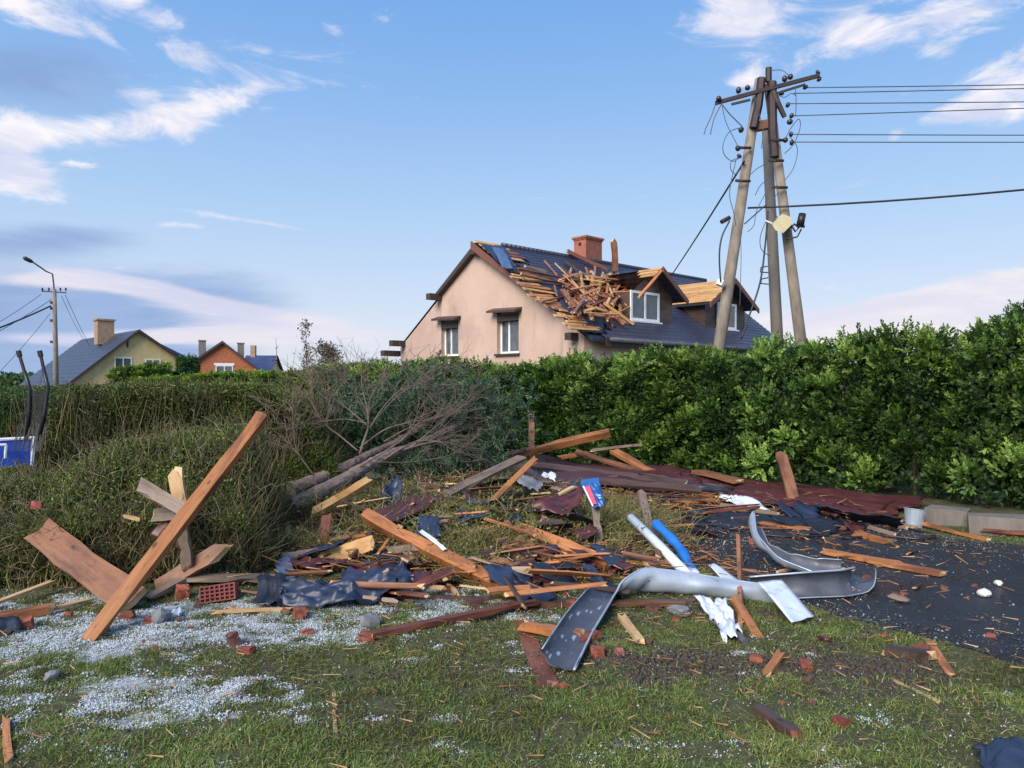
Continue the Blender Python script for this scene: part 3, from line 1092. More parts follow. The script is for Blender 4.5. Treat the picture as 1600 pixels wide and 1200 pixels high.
# a few boards left on the broken side of the first dormer
for k in range(3):
    q = k / 8
    s = 4.5 - 1.5 * q
    z = 5.62 - 1.0 * q
    hplank('board', (s - .06, fr + .05, z - .03), (s - .06, fr + .95 - .2 * k, z - .03), .17, .025, 'board_yellow', parent=d1, roll=rad(-33))
hplank('rafter', (4.45, fr + .02, 5.5), (3.3, fr + .05, 4.55), .09, .14, 'wood_orange', parent=d1, jag=(.02, .2))
d2, fr, tz, te = dormer(9.3, 1.75, 5.68, 4.66, .8, 'full', 8.6, 10.0)
for k in range(8):
    q = (k + .5) / 8
    s = 9.3 - 1.75 * q
    z = 5.68 - 1.02 * q
    tb_ = (z - ZE) / SLOPE - .35
    hplank('board', (s - .012, fr + .02, z + .03), (s - .012, tb_ - .05, z + .03), .235, .022, 'board_yellow', parent=d2, roll=rad(-30), jag=(.01, .03))
# eave gutter and wall corner rubble
hbuild(MB().tube([(.7, -.45, ZE - .02), (L0 + .2, -.45, ZE - .06)], .075, 8), 'eave_gutter', M['zinc_dark'], smooth=True)
hbuild(MB().box((.6, -.36, ZE - .22), (L0, -.335, ZE + .03)), 'fascia', M['trim_dark'])
# chimney
ch = MB()
ch.box((5.75, HW + .15, 5.9), (6.75, HW + .80, 7.52))
cho = hbuild(ch, 'chimney', M['brickwork'])
MB().box((5.68, HW + .08, 7.52), (6.82, HW + .87, 7.60)).box((5.72, HW + .12, 7.46), (6.78, HW + .83, 7.519)).build('cap', M['brickwork'], cho)
MB().box((5.744, HW + .40, 7.22), (5.75, HW + .55, 7.36)).build('flue_hole', M['felt_dark'], cho)

# heap of broken timbers lying on the front slope
GR = 'broken timbers heaped on the house roof'
LB = 'splintered timber lying in the heap on the house roof'
rt = random.Random(21)


def roof_timber(a, b, wd, th, m, label=LB, group=GR, oa=.12, ob=.12):
    p0, p1 = roof_pt(*a, oa), roof_pt(*b, ob)
    n = Vector((-SLOPE * Nx, -SLOPE * Ny, 1)).normalized()
    if label == LB:
        label = '%s splintered timber in the heap on the house roof' % {'wood_orange': 'orange', 'wood_red': 'red brown', 'wood_brown': 'dull brown', 'wood_grey': 'grey', 'wood_pale': 'pale', 'wood_dark': 'dark', 'board_yellow': 'yellow'}[m]
    return plank('broken_timber', p0, p1, wd, th, m, label, 'timber', group, rt.uniform(-.6, .6), (.1, .15), nseg=3, ref=n, seed=rt.randrange(10 ** 6))


roof_timber((888, 393), (945, 420), .16, .14, 'wood_red', 'long red brown timber lying slantwise in front of the chimney', None, .3, .3)
p = roof_pt(961, 424, .1)
plank('broken_timber', p, p + Vector((-.05, 0, 1.15)), .2, .16, 'wood_brown', 'upright broken timber standing on the roof right of the chimney', 'timber', None, .3, (.02, .1), (0, .1))
for a, b, m in [((812, 420), (900, 438), 'wood_brown'), ((815, 428), (905, 446), 'wood_orange'), ((822, 416), (850, 424), 'wood_grey'), ((905, 430), (980, 440), 'wood_orange'), ((910, 455), (1005, 442), 'wood_orange'),
                ((915, 468), (1000, 450), 'wood_orange'), ((905, 475), (985, 460), 'wood_red'), ((880, 455), (905, 490), 'wood_brown'), ((890, 445), (925, 495), 'wood_red'), ((925, 425), (930, 470), 'wood_pale'),
                ((905, 432), (920, 470), 'wood_orange'), ((895, 488), (955, 478), 'wood_red'), ((900, 480), (925, 500), 'wood_orange'), ((945, 475), (985, 503), 'board_yellow'), ((950, 480), (975, 505), 'wood_orange'),
                ((940, 482), (956, 505), 'wood_red'), ((925, 445), (955, 428), 'board_yellow'), ((915, 450), (950, 440), 'wood_pale'), ((935, 458), (1000, 455), 'wood_orange'), ((885, 470), (925, 462), 'wood_orange'),
                ((990, 452), (1010, 435), 'board_yellow'), ((996, 470), (1003, 440), 'wood_orange'), ((880, 440), (920, 428), 'wood_grey'), ((886, 410), (915, 432), 'wood_dark')]:
    roof_timber(a, b, rt.uniform(.09, .17), rt.uniform(.05, .1), m, oa=rt.uniform(.1, .45), ob=rt.uniform(.1, .45))
for i in range(78):
    cx = rt.gauss(930, 34)
    cy = 457 + (cx - 928) * .12 + rt.gauss(0, 18)
    a = rt.uniform(0, math.pi)
    l = rt.uniform(8, 36)
    cy = min(max(cy, 432), 498)
    cx = min(max(cx, 868), 992)
    roof_timber((cx - l * math.cos(a), cy - l * .85 * math.sin(a)), (cx + l * math.cos(a), cy + l * .85 * math.sin(a)), rt.uniform(.035, .11), rt.uniform(.025, .05), rt.choice(['wood_orange', 'wood_pale', 'wood_brown', 'wood_orange', 'board_yellow', 'wood_orange', 'wood_red']), oa=rt.uniform(.05, .6), ob=rt.uniform(.05, .6))


# ------------------------------------------------------------------ far houses
def gable_house(name, ap, u, L, wl, zl, wr, zre, z, mw, mr, label, oh=.35):
    """apex of the near gable ap (x,y), ridge direction u, left/right half widths with their eave heights"""
    th = math.atan2(u[1], u[0])
    root = tag(empty(name, (ap[0], ap[1], 0), th), label, 'house')
    # local x along the ridge, local y to the left of it
    b = MB()
    b.add([(0, wl, 0), (0, -wr, 0), (0, -wr, zre - .12), (0, 0, z - .15), (0, wl, zl - .12)], [(0, 1, 2, 3, 4)])
    b.add([(L, wl, 0), (L, -wr, 0), (L, -wr, zre - .12), (L, 0, z - .15), (L, wl, zl - .12)], [(4, 3, 2, 1, 0)])
    b.add([(0, wl, 0), (L, wl, 0), (L, wl, zl - .12), (0, wl, zl - .12), (0, -wr, 0), (L, -wr, 0), (L, -wr, zre - .12), (0, -wr, zre - .12)], [(3, 2, 1, 0), (4, 5, 6, 7)])
    b.build('wall', mw, root)
    r = MB()
    for sg, wd, e in ((1, wl, zl), (-1, wr, zre)):
        sl = (z - e) / wd
        n = 14
        W = wd + oh
        for i in range(n):
            ya, yb = W * (n - i) / n, W * (n - i - 1) / n
            za, zb = z - ya * sl, z - yb * sl
            q = [(-oh, sg * ya, za + .07), (L + oh, sg * ya, za + .07), (L + oh, sg * yb, zb + .02), (-oh, sg * yb, zb + .02), (-oh, sg * ya, za), (L + oh, sg * ya, za)]
            r.add(q, [(0, 1, 2, 3), (4, 5, 1, 0)] if sg < 0 else [(3, 2, 1, 0), (0, 1, 5, 4)])
        q = [(-oh - .03, 0, z + .05), (-oh - .03, sg * W, z - W * sl + .05), (-oh - .03, sg * W, z - W * sl - .2), (-oh - .03, 0, z - .2)]
        q2 = [(a + .05, b_, c) for a, b_, c in q]
        MB().add(q + q2, [(0, 1, 2, 3), (7, 6, 5, 4), (0, 4, 5, 1), (1, 5, 6, 2), (2, 6, 7, 3)]).build('bargeboard', M['trim_dark'], root)
    r.build('roof', mr, root)
    return root


def far_window(root, y0, y1, z0, z1, lintel=None):
    f = MB()
    fw = .09
    for p0, p1 in (((-.05, y0, z0), (.0, y0 + fw, z1)), ((-.05, y1 - fw, z0), (.0, y1, z1)), ((-.05, y0 + fw, z0), (0, y1 - fw, z0 + fw)), ((-.05, y0 + fw, z1 - fw), (0, y1 - fw, z1)), ((-.045, (y0 + y1) / 2 - .04, z0 + fw), (-.002, (y0 + y1) / 2 + .04, z1 - fw))):
        f.box(p0, p1)
    w_ = f.build('window', M['pvc'], root)
    MB().add([(-.02, y0, z0), (-.02, y1, z0), (-.02, y1, z1), (-.02, y0, z1)], [(3, 2, 1, 0)]).build('pane', M['glass'], w_)
    if lintel:
        MB().box((-.06, y0 - .15, z1 + .01), (-.005, y1 + .15, z1 + .22)).build('lintel', lintel, w_)


uy = Vector((-12.0, 12.8)).normalized()
yh = gable_house('yellow_house', (-30.5, 60), uy, 17.5, 4.9, 1.75, 3.5, 3.6, 6.0, M['wall_yellow'], M['roof_far'], 'yellow rendered house with dark blue tiled roof behind the left hedge')
# local +y lies to the left of the ridge direction = towards the left/front of the picture
far_window(yh, .45, 1.75, 1.9, 3.75)
far_window(yh, -1.75, -.55, 1.9, 3.65)
c = MB().box((5.5, .3, 5.0), (6.6, 1.6, 7.05))
co = c.build('chimney', M['brick_pale'], yh)
MB().box((5.4, .2, 7.05), (6.7, 1.7, 7.2)).build('cap', M['brick_pale'], co)
MB().box((-.03, .7, 4.55), (.0, .85, 5.1)).build('wall_anchor', M['trim_dark'], yh)
rq = MB()
rq.add([(2.5, -2.3, 5.2), (10, -2.3, 5.2), (10, -5.6, 3.6), (2.5, -5.6, 3.6), (2.5, -2.3, 5.0), (10, -2.3, 5.0), (10, -5.6, 3.4), (2.5, -5.6, 3.4)], [(3, 2, 1, 0), (4, 5, 6, 7), (0, 4, 7, 3), (3, 7, 6, 2), (1, 0, 4, 5)])
rq.build('rear_roof', M['roof_blue'], yh)

oh_ = gable_house('orange_house', (-29.5, 75), Vector((-.33, .94)), 11, 2.35, 4.2, 3.6, 3.0, 5.95, M['brick_orange'], M['roof_far'], 'orange brick gable house with two dark chimneys in the distance')
far_window(oh_, -1.0, .65, 2.1, 3.5, M['pvc'])
for (x, y, zt) in ((2.0, 2.05, 6.05), (3.0, -1.7, 5.9)):
    c = MB().box((x, y - .33, 3.6), (x + .7, y + .33, zt))
    MB().box((x - .06, y - .39, zt), (x + .76, y + .39, zt + .1)).build('cap', M['concrete_dark'], c.build('chimney', M['concrete_dark'], oh_))
bh = gable_house('blue_roofed_house', (-31.4, 88), Vector((1, .05)), 3.0, 3.6, 2.6, 3.0, 2.9, 5.0, M['wall_yellow'], M['roof_blue'], 'low house with bright blue tiled roof right of the orange house')
c = MB().box((.2, -.3, 4.8), (.75, .3, 6.2)).build('chimney', M['brick_pale'], bh)

# far tree belts on the horizon
tb = []
for i in range(2600):
    x = RNG.uniform(-420, 420)
    y = RNG.uniform(330, 420)
    tb.append((x, y, 0))
tb = np.array(tb)
hgt = 4 + 4 * vnoise(tb[:, 0] * .02, tb[:, 1] * .01, 2)
n = 22
c = np.repeat(tb, n, 0) + RNG.normal(size=(len(tb) * n, 3)) * np.array([1.8, 1.8, 0])
c[:, 2] = RNG.uniform(0, 1, len(c)) * np.repeat(hgt, n)
v, f = leaf_geo(c, RNG.normal(size=c.shape), 1.9, .9)
o = fast_mesh('distant_wood', v, f, M['leaf'], np.repeat(RNG.uniform(.1, .5, len(c)), 4))
tag(o, kind='stuff')

# ------------------------------------------------------------------ shrubs of the green hedge
def shrub_meshes(seed, h=2.4, r=.82, sprigs=2300, nl=12):
    rg = np.random.default_rng(seed)
    # rounded clumps of sprigs set on an uneven envelope, some sprigs between them
    nlobe = 40
    gold = np.arange(nlobe) * 2.39996 + rg.uniform(0, .8, nlobe)
    zl = h * (.06 + .86 * (np.arange(nlobe) + rg.uniform(0, 1, nlobe)) / nlobe)
    pl_ = r * np.clip(1.0 - .5 * np.clip((zl / h - .62) / .38, 0, 1) ** 2, .3, 2) * rg.uniform(.42, .92, nlobe)
    lc = np.stack([pl_ * np.cos(gold), pl_ * np.sin(gold), zl], 1)
    lr = rg.uniform(.15, .31, nlobe)
    lt = rg.normal(0, .17, nlobe)
    per = int(sprigs * .82 / nlobe)
    li = np.repeat(np.arange(nlobe), per)
    out = norm(lc * np.array([1, 1, 0]))[li]
    dirs = norm(rg.normal(size=(len(li), 3)) + out * .9 + np.array([0, 0, .55]))
    c = lc[li] + dirs * (lr[li] * rg.uniform(.45, 1.0, len(li)))[:, None]
    d = norm(dirs + rg.normal(size=c.shape) * .35 + np.array([0, 0, .35]))
    lobet = lt[li] + .16 * (dirs[:, 2] - .3)
    ne = sprigs - len(li)
    th = rg.uniform(0, 2 * np.pi, ne)
    z = rg.uniform(.02, .97, ne) * h
    pr = r * np.clip(1.0 - .55 * np.clip((z / h - .62) / .38, 0, 1) ** 2, .2, 2) * rg.uniform(.5, .9, ne)
    c = np.concatenate([c, np.stack([pr * np.cos(th), pr * np.sin(th), z], 1)])
    d = np.concatenate([d, norm(np.stack([np.cos(th), np.sin(th), rg.uniform(0, 1.5, ne)], 1))])
    lobet = np.concatenate([lobet, np.full(ne, -.12)])
    c[:, 2] = np.maximum(c[:, 2], .03)
    n = len(c)
    side = norm(np.cross(d, rg.normal(size=(n, 3)) * .5 + np.array([0, 0, 1.0])))
    L = rg.uniform(.09, .20, n)
    k = np.linspace(0, 1, nl)
    sgn = np.where(np.arange(nl) % 2, 1, -1)
    cc = c[:, None] + d[:, None] * (L[:, None] * k[None])[..., None]
    fan = d[:, None] * .75 + side[:, None] * (sgn * (1 - .75 * k))[None, :, None] + rg.normal(size=(n, nl, 3)) * .22
    cc = cc.reshape(-1, 3)
    fan = fan.reshape(-1, 3)
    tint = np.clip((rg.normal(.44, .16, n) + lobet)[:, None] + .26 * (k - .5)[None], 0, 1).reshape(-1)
    nn = norm(np.cross(np.repeat(side, nl, 0), np.repeat(d, nl, 0)) + rg.normal(size=cc.shape) * .35)
    v1, f1 = leaf_geo(cc, fan, rg.uniform(.045, .078, len(cc)), rg.uniform(.013, .022, len(cc)), nn)
    # leaders rising over the top
    nsp = 24
    ta = rg.uniform(0, 2 * np.pi, nsp)
    rs_ = r * rg.uniform(0, .75, nsp)
    nj = 26
    q = np.linspace(0, 1, nj)
    ln = rg.uniform(.10, .32, nsp)
    tip0 = np.stack([rs_ * np.cos(ta), rs_ * np.sin(ta), h * (1 - .28 * (rs_ / r) ** 2) - .08], 1)
    dl = norm(np.array([0, 0, 1.0]) + rg.normal(0, .25, (nsp, 3)))
    c3 = (tip0[:, None] + dl[:, None] * (ln[:, None] * q[None])[..., None]).reshape(-1, 3)
    d3 = np.repeat(dl, nj, 0) * .8 + rg.normal(size=(nsp * nj, 3)) * .7
    v3, f3 = leaf_geo(c3, d3, rg.uniform(.035, .065, len(c3)), rg.uniform(.010, .016, len(c3)))
    t3 = np.clip(rg.normal(.6, .15, len(c3)), 0, 1)
    v1 = np.concatenate([v1, v3])
    f1 = np.concatenate([f1, f3 + len(cc) * 4])
    tint = np.concatenate([tint, t3])
    # inner foliage, larger leaves in the darkest tints
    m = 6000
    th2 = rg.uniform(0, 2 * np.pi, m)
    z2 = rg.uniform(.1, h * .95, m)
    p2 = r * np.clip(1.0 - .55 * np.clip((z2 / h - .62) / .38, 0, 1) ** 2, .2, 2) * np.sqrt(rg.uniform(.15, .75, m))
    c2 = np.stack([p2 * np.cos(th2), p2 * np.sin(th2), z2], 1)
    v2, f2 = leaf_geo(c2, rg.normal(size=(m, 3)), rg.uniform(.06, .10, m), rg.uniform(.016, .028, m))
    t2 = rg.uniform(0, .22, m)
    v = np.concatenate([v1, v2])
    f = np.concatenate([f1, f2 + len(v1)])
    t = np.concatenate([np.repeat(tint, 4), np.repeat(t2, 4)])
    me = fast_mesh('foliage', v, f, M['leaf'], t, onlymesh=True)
    tr = MB()
    tr.tube([(0, 0, -.1), (.03, .02, h * .4), (0, .05, h * .8)], [.05, .035, .015], 6)
    for i in range(9):
        a = rg.uniform(0, 6.28)
        z0 = rg.uniform(.15, h * .6)
        l = rg.uniform(.4, .8) * r
        tr.tube([(0, 0, z0), (l * .6 * math.cos(a), l * .6 * math.sin(a), z0 + .2), (l * math.cos(a), l * math.sin(a), z0 + .5)], [.02, .013, .006], 4)
    to = tr.build('trunk', M['wood_far'])
    tm = to.data
    bpy.data.objects.remove(to)
    return me, tm


SH = [shrub_meshes(s) for s in (101, 102, 103, 104, 105)]


def shrub(x, y, h, rs, i, label, group, color=(1, 1, 1, 1), name='hedge_shrub', cat='shrub', rz=None):
    root = empty(name, (x, y, float(H(x, y)) - .02), RNG.uniform(0, 6.28) if rz is None else rz)
    tag(root, label, cat, group)
    me, tm = SH[i % 5]
    root.scale = (rs, rs, h / 2.4)
    f_ = link('foliage', me, root)
    f_.color = color
    f_['kind'] = 'stuff'
    link('trunk', tm, root)
    return root


HL = 'green leafy shrub in the tall hedge along the driveway and rubble'
HG = 'evergreen shrubs of the tall hedge'
TOP = [(450, 578), (520, 562), (560, 558), (640, 556), (700, 552), (745, 572), (800, 560), (850, 540), (900, 545), (950, 566), (1000, 528), (1050, 540), (1100, 545), (1150, 540), (1200, 528), (1260, 522), (1330, 508), (1385, 520), (1430, 515), (1480, 490), (1540, 512), (1600, 490), (1700, 480), (1850, 480), (2100, 480)]
tx, ty_ = zip(*TOP)
LM = [(2300, 'far right, outside the driveway end'), (1950, 'just past the right edge of the picture'), (1690, 'beyond the concrete block at the right edge'), (1590, 'right above the concrete block'), (1530, 'left of the dark conifer at the right edge'), (1480, 'with the tall pale top right of the poles'), (1430, 'behind the grey bucket'),
      (1380, 'behind the right tip of the red sheet'), (1335, 'two along from the right pole leg'), (1290, 'just right of the right pole leg'), (1245, 'under the right pole leg behind the leaning plank'), (1205, 'under the dark support pole'), (1165, 'between the left pole leg and support pole'), (1125, 'under the left pole leg'),
      (1085, 'below the second dormer'), (1045, 'left of the left pole leg below the roof apron'), (1005, 'below the white dormer window'), (965, 'right of the gap showing the house wall'), (925, 'at the near corner of the house'), (885, 'right of the right gable window'), (845, 'behind the upright brown post'),
      (805, 'below the right gable window'), (765, 'between the two gable windows'), (725, 'below the left gable window'), (690, 'left of the left gable window'), (655, 'at the left corner of the house gable'), (620, 'behind the fan of bare branches'), (585, 'left behind the bare branches'), (545, 'below the brown bushy tree'), (505, 'farthest left of the tall hedge')]
k = 0
X = 10.2
while X > -5.2:
    Y = 15.9 - 1.03 * X + RNG.uniform(-.22, .22)
    px = 800 + F * X / Y
    zt = EYE + (600 - np.interp(px, tx, ty_)) / F * (Y + .3)
    col = RNG.uniform(.80, 1.30)
    pxs = 800 + F * (X + .42) / (Y + .42)
    lm = min(LM, key=lambda q: abs(q[0] - pxs))
    LM.remove(lm)
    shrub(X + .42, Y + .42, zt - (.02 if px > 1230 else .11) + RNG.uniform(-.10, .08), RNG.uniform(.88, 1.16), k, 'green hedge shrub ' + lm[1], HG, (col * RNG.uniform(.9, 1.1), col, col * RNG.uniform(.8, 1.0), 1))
    k += 1
    X -= RNG.uniform(.52, .86)
# dark conifer at the right edge of the picture
shrub(7.15, 9.9, 2.72, .8, 1, 'dark evergreen rising above the hedge at the right edge', None, (.5, .6, .75, 1), 'conifer', 'tree')
# far hedge and bushes beyond
BL = ['below the orange house', 'left of the blue roof', 'left of the bare sapling', 'under the thin bare tree', 'left of the orange house', 'right of the yellow house', 'below the blue roof', 'under the brown bushy tree', 'right of the bare sapling', 'between the thin and the brown tree', 'below the right slope of the orange house']
for (px, py, Y, rs) in ((330, 582, 34, 1.3), (380, 580, 33, 1.3), (430, 580, 30, 1.25), (480, 578, 27, 1.2), (290, 586, 36, 1.4), (245, 588, 36, 1.4), (410, 584, 36, 1.3), (520, 570, 26, 1.2), (455, 583, 33, 1.4), (500, 578, 31, 1.4), (355, 586, 38, 1.4)):
    q = Q(px, py, Y)
    shrub(q.x, q.y, q.z, rs, k, 'bright green bush beyond the clipped hedge ' + BL.pop(0), 'bushes toward the far houses', (1.35, 1.25, .7, 1), 'bush', 'bush')
    k += 1
for (px, py, Y, rs, lb) in ((205, 572, 50, 1.7, 'green bush under the windows of the yellow house'), (240, 567, 52, 1.6, 'rounded green bush at the right of the yellow house windows')):
    q = Q(px, py, Y)
    shrub(q.x, q.y, q.z, rs, k, lb, None, (1.25, 1.25, .7, 1), 'bush', 'bush')
    k += 1
q = Q(293, 556, 55)
shrub(q.x, q.y, q.z, 1.1, 2, 'dark conifer between the yellow and the orange house', None, (.5, .7, .75, 1), 'conifer', 'tree')
q = Q(268, 580, 54)
shrub(q.x, q.y, q.z, 1.6, 3, 'low dark bush at the corner of the yellow house', None, (.6, .75, .6, 1), 'bush', 'bush')


# sparse tree and brown bush in the distance
def sparse_tree(px, base, top, Y, spread, n, label, name, leafn, cat='tree'):
    q = Q(px, base, Y)
    h = Q(px, top, Y).z
    root = tag(empty(name, (q.x, q.y, 0)), label, cat)
    r_ = random.Random(px)
    MB().tube([(0, 0, -.1), (.05, 0, h * .5), (-.05, .05, h)], [.07, .04, .01], 6).build('trunk', M['twig'], root)
    tw = MB()
    ends = []
    for i in range(n):
        z0 = r_.uniform(.25, .92) * h
        a = r_.uniform(0, 6.28)
        l = spread * r_.uniform(.4, 1) * (1.1 - z0 / h * .6)
        e = Vector((l * math.cos(a), l * math.sin(a), min(z0 + l * r_.uniform(.4, 1.1), h * 1.02)))
        tw.tube([(0, 0, z0), e * .5 + Vector((0, 0, z0 * .5 - .03)), e], [.022, .014, .006], 4)
        ends.append((Vector((0, 0, z0)), e))
    tw.build('twigs', M['twig'], root)['kind'] = 'stuff'
    c = []
    for s, e in ends:
        for j in range(leafn):
            c.append(s.lerp(e, r_.uniform(.3, 1.05)) + Vector((r_.gauss(0, .1), r_.gauss(0, .1), r_.gauss(0, .1))))
    c = np.array(c)
    v, f = leaf_geo(c, RNG.normal(size=c.shape), .13, .05)
    fast_mesh('foliage', v, f, M['leaf_grey'], np.repeat(RNG.uniform(0, 1, len(c)), 4), parent=root)['kind'] = 'stuff'


sparse_tree(478, 580, 496, 45, .75, 34, 'thin nearly bare tree rising left of the damaged house', 'bare_tree', 14)
sparse_tree(512, 580, 536, 42, 1.35, 70, 'brown bushy tree just right of the thin bare tree', 'brown_tree', 30)
sparse_tree(432, 580, 528, 46, .5, 10, 'leaning bare sapling beside the blue roof', 'bare_sapling', 2)


# ------------------------------------------------------------------ clipped and flattened hedges on the left
def hedge_block(name, label, x0, x1, front, depth, topf, n_leaf, n_stem, seed, lean=0.0, color=(1, 1, 1, 1), leafsize=1.0, stemmat='stem', facebias=.5, upr=1.0, mix=(.42, .2), shoot=.4, slen=(.08, .24), inset=0.0):
    """hedge of upright stems and small leaves; front(x) gives y of the front, topf(x,y) the height"""
    rg = np.random.default_rng(seed)
    root = tag(empty(name, ((x0 + x1) / 2, float(np.mean(front(np.array([x0, x1])))), 0)), label, 'hedge')
    o0 = np.array(root.location)
    x = rg.uniform(x0, x1, n_stem)
    v_ = rg.uniform(0, 1, n_stem) ** 1.6
    y = front(x) + depth * v_ + inset
    ht = topf(x, y) * rg.uniform(.55, 1.06, n_stem)
    K_ = 5
    u = np.linspace(0, 1, K_)
    ang = rg.uniform(0, 6.28, n_stem)
    bend = rg.normal(0, .14, n_stem)
    g = H(x, y)
    pts = np.zeros((n_stem, K_, 3))
    dxy = np.stack([np.cos(ang), np.sin(ang)], 1)
    lx = rg.normal(lean, .16, n_stem)
    ly = rg.normal(.05, .10, n_stem)
    for j, q in enumerate(u):
        pts[:, j, 0] = x + lx * q * ht + dxy[:, 0] * bend * q * q
        pts[:, j, 1] = y + ly * q * ht + dxy[:, 1] * bend * q * q * .6 + (1 - q) * 0
        pts[:, j, 2] = g - .02 + ht * q * upr
    pts[:, 1:, :2] += rg.normal(0, .025, (n_stem, K_ - 1, 2))
    v, f = strand_geo(pts, rg.uniform(.004, .010, n_stem), .0025)
    t = np.repeat(np.clip(rg.normal(.5, .24, n_stem), 0, 1), K_ * 3)
    fast_mesh('stems', v - o0, f, M[stemmat], t, parent=root)['kind'] = 'stuff'
    # leaves near the outer shell
    x = rg.uniform(x0, x1, n_leaf)
    onface = rg.uniform(0, 1, n_leaf) < facebias
    yv = np.where(onface, rg.uniform(0, .22, n_leaf), rg.uniform(0, 1, n_leaf))
    y = front(x) + depth * yv
    tp = topf(x, y)
    zz = np.where(onface, tp * rg.uniform(.02, 1, n_leaf) ** .8, tp * (1 - np.abs(rg.normal(0, .10, n_leaf))))
    cl = fbm(x * 4, zz * 4 + y * 2, seed, 3)
    keep = rg.uniform(0, 1, n_leaf) < np.clip((cl - .28) * 3.2, .10, 1)
    y = y - .10 * (cl - .4) + ly.mean() * zz
    c = np.stack([x + lean * zz, y, zz + H(x, y)], 1)[keep]
    m = len(c)
    d = rg.normal(size=(m, 3)) + np.array([0, -.5, .5])
    v, f = leaf_geo(c, d, rg.uniform(.022, .045, m) * leafsize, rg.uniform(.006, .012, m) * leafsize)
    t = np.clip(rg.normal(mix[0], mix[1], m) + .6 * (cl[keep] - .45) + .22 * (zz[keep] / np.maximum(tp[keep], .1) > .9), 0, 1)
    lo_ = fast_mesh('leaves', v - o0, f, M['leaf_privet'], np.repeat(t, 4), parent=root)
    lo_['kind'] = 'stuff'
    lo_.color = color
    # dark dense middle of crossing twigs
    n_t = n_stem
    x = rg.uniform(x0, x1, n_t)
    y = front(x) + depth * rg.uniform(.05, 1, n_t)
    zz = topf(x, y) * rg.uniform(.05, .96, n_t)
    dd = norm(rg.normal(size=(n_t, 3)) * np.array([1, .7, 1.2])) * rg.uniform(.10, .30, n_t)[:, None]
    c0 = np.stack([x + lean * zz, y, zz + H(x, y)], 1)
    pts = np.stack([c0, c0 + dd * .5 + rg.normal(0, .015, (n_t, 3)), c0 + dd], 1)
    v, f = strand_geo(pts, rg.uniform(.002, .005, n_t), .0012)
    fast_mesh('twigs', v - o0, f, M[stemmat], np.repeat(np.clip(rg.normal(.35, .22, n_t), 0, 1), 9), parent=root)['kind'] = 'stuff'
    # thin shoots poking out of the top and face in every direction
    n_o = int(n_stem * shoot)
    x = rg.uniform(x0, x1, n_o)
    fc = rg.uniform(0, 1, n_o) < .55
    y = front(x) + depth * np.where(fc, rg.uniform(0, .15, n_o), rg.uniform(0, 1, n_o))
    tp = topf(x, y)
    zz = np.where(fc, tp * rg.uniform(.1, 1, n_o), tp * rg.uniform(.86, .99, n_o))
    ok = tp > .15
    x, y, zz, fc = x[ok], y[ok], zz[ok], fc[ok]
    n_o = len(x)
    dd = norm(rg.normal(size=(n_o, 3)) * np.array([.9, .5, .7]) + np.stack([0 * x, -.55 * fc, .75 - .25 * fc], 1)) * rg.uniform(slen[0], slen[1], n_o)[:, None]
    c0 = np.stack([x + lean * zz, y, zz + H(x, y)], 1)
    pts = np.stack([c0, c0 + dd * .45 + rg.normal(0, .02, (n_o, 3)), c0 + dd * .8 + rg.normal(0, .02, (n_o, 3)), c0 + dd], 1)
    v, f = strand_geo(pts, rg.uniform(.003, .0055, n_o), .0015)
    fast_mesh('shoots', v - o0, f, M[stemmat], np.repeat(np.clip(rg.normal(.5, .25, n_o), 0, 1), 12), parent=root)['kind'] = 'stuff'
    # inner leaves, bigger and darker in tint than the shell
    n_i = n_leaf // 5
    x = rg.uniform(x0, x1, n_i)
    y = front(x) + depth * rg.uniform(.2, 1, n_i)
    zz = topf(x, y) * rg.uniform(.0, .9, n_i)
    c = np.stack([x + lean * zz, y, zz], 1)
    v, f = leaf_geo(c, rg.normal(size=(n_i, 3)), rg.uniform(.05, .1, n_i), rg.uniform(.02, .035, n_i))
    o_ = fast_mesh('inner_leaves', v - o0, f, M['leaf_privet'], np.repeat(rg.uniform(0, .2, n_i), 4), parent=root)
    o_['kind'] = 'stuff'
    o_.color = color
    return root


def front_a(x):
    return 6.0 + .10 * (x + 2.0) + .28 * (fbm(x * 1.3, x * 0 + 3.3, 61, 3) - .5) + .6 * sstep(x, -2.3, -1.7)


def top_a(x, y):
    u = (y - front_a(x)) / 1.7
    cut = sstep(x + .30 * (y - 6.0), -1.80, -2.25)
    t = np.interp(x, [-6.5, -4.6, -4.0, -3.5, -3.0, -2.55, -2.1, -1.75], [.60, .66, .86, 1.02, 1.04, 1.0, .80, .40])
    return .03 + cut * t * (.42 + .58 * sstep(u, -.05, .55)) * (.80 + .42 * fbm(x * 2.2, y * 2.2, 62, 3))


hedge_block('flattened_hedge', 'flattened privet hedge with brown stems showing, beneath the leaning beam', -6.2, -1.75, front_a, 1.7, top_a, 105000, 9500, 71, .06, facebias=.42, mix=(.50, .2), color=(1.0, 1.14, .8, 1), leafsize=.92, shoot=.5, slen=(.10, .30))


def front_b(x):
    return 8.75 + .05 * x + .35 * (fbm(x * 1.1, x * 0 + 8.1, 63, 3) - .5)


def top_b(x, y):
    t = np.interp(x, [-6.2, -5.6, -5.2, -3.8, -3.2, -2.75, -2.4, -2.0], [1.45, 1.57, 1.60, 1.58, 1.52, 1.30, .8, .2])
    return t * (.965 + .05 * fbm(x * 1.6, y * 1.6, 64, 3))


hedge_block('clipped_hedge', 'tall brown green clipped hedge leaning behind the flattened one', -5.55, -2.05, front_b, 1.3, top_b, 125000, 3600, 72, .10, shoot=.35, slen=(.04, .12), inset=.10, color=(.95, 1.0, .78, 1), facebias=.7, mix=(.38, .2))


def front_c(x):
    return 9.6 + 0 * x


def top_c(x, y):
    return 1.53 + .05 * fbm(x * 3, y * 3, 65, 3)


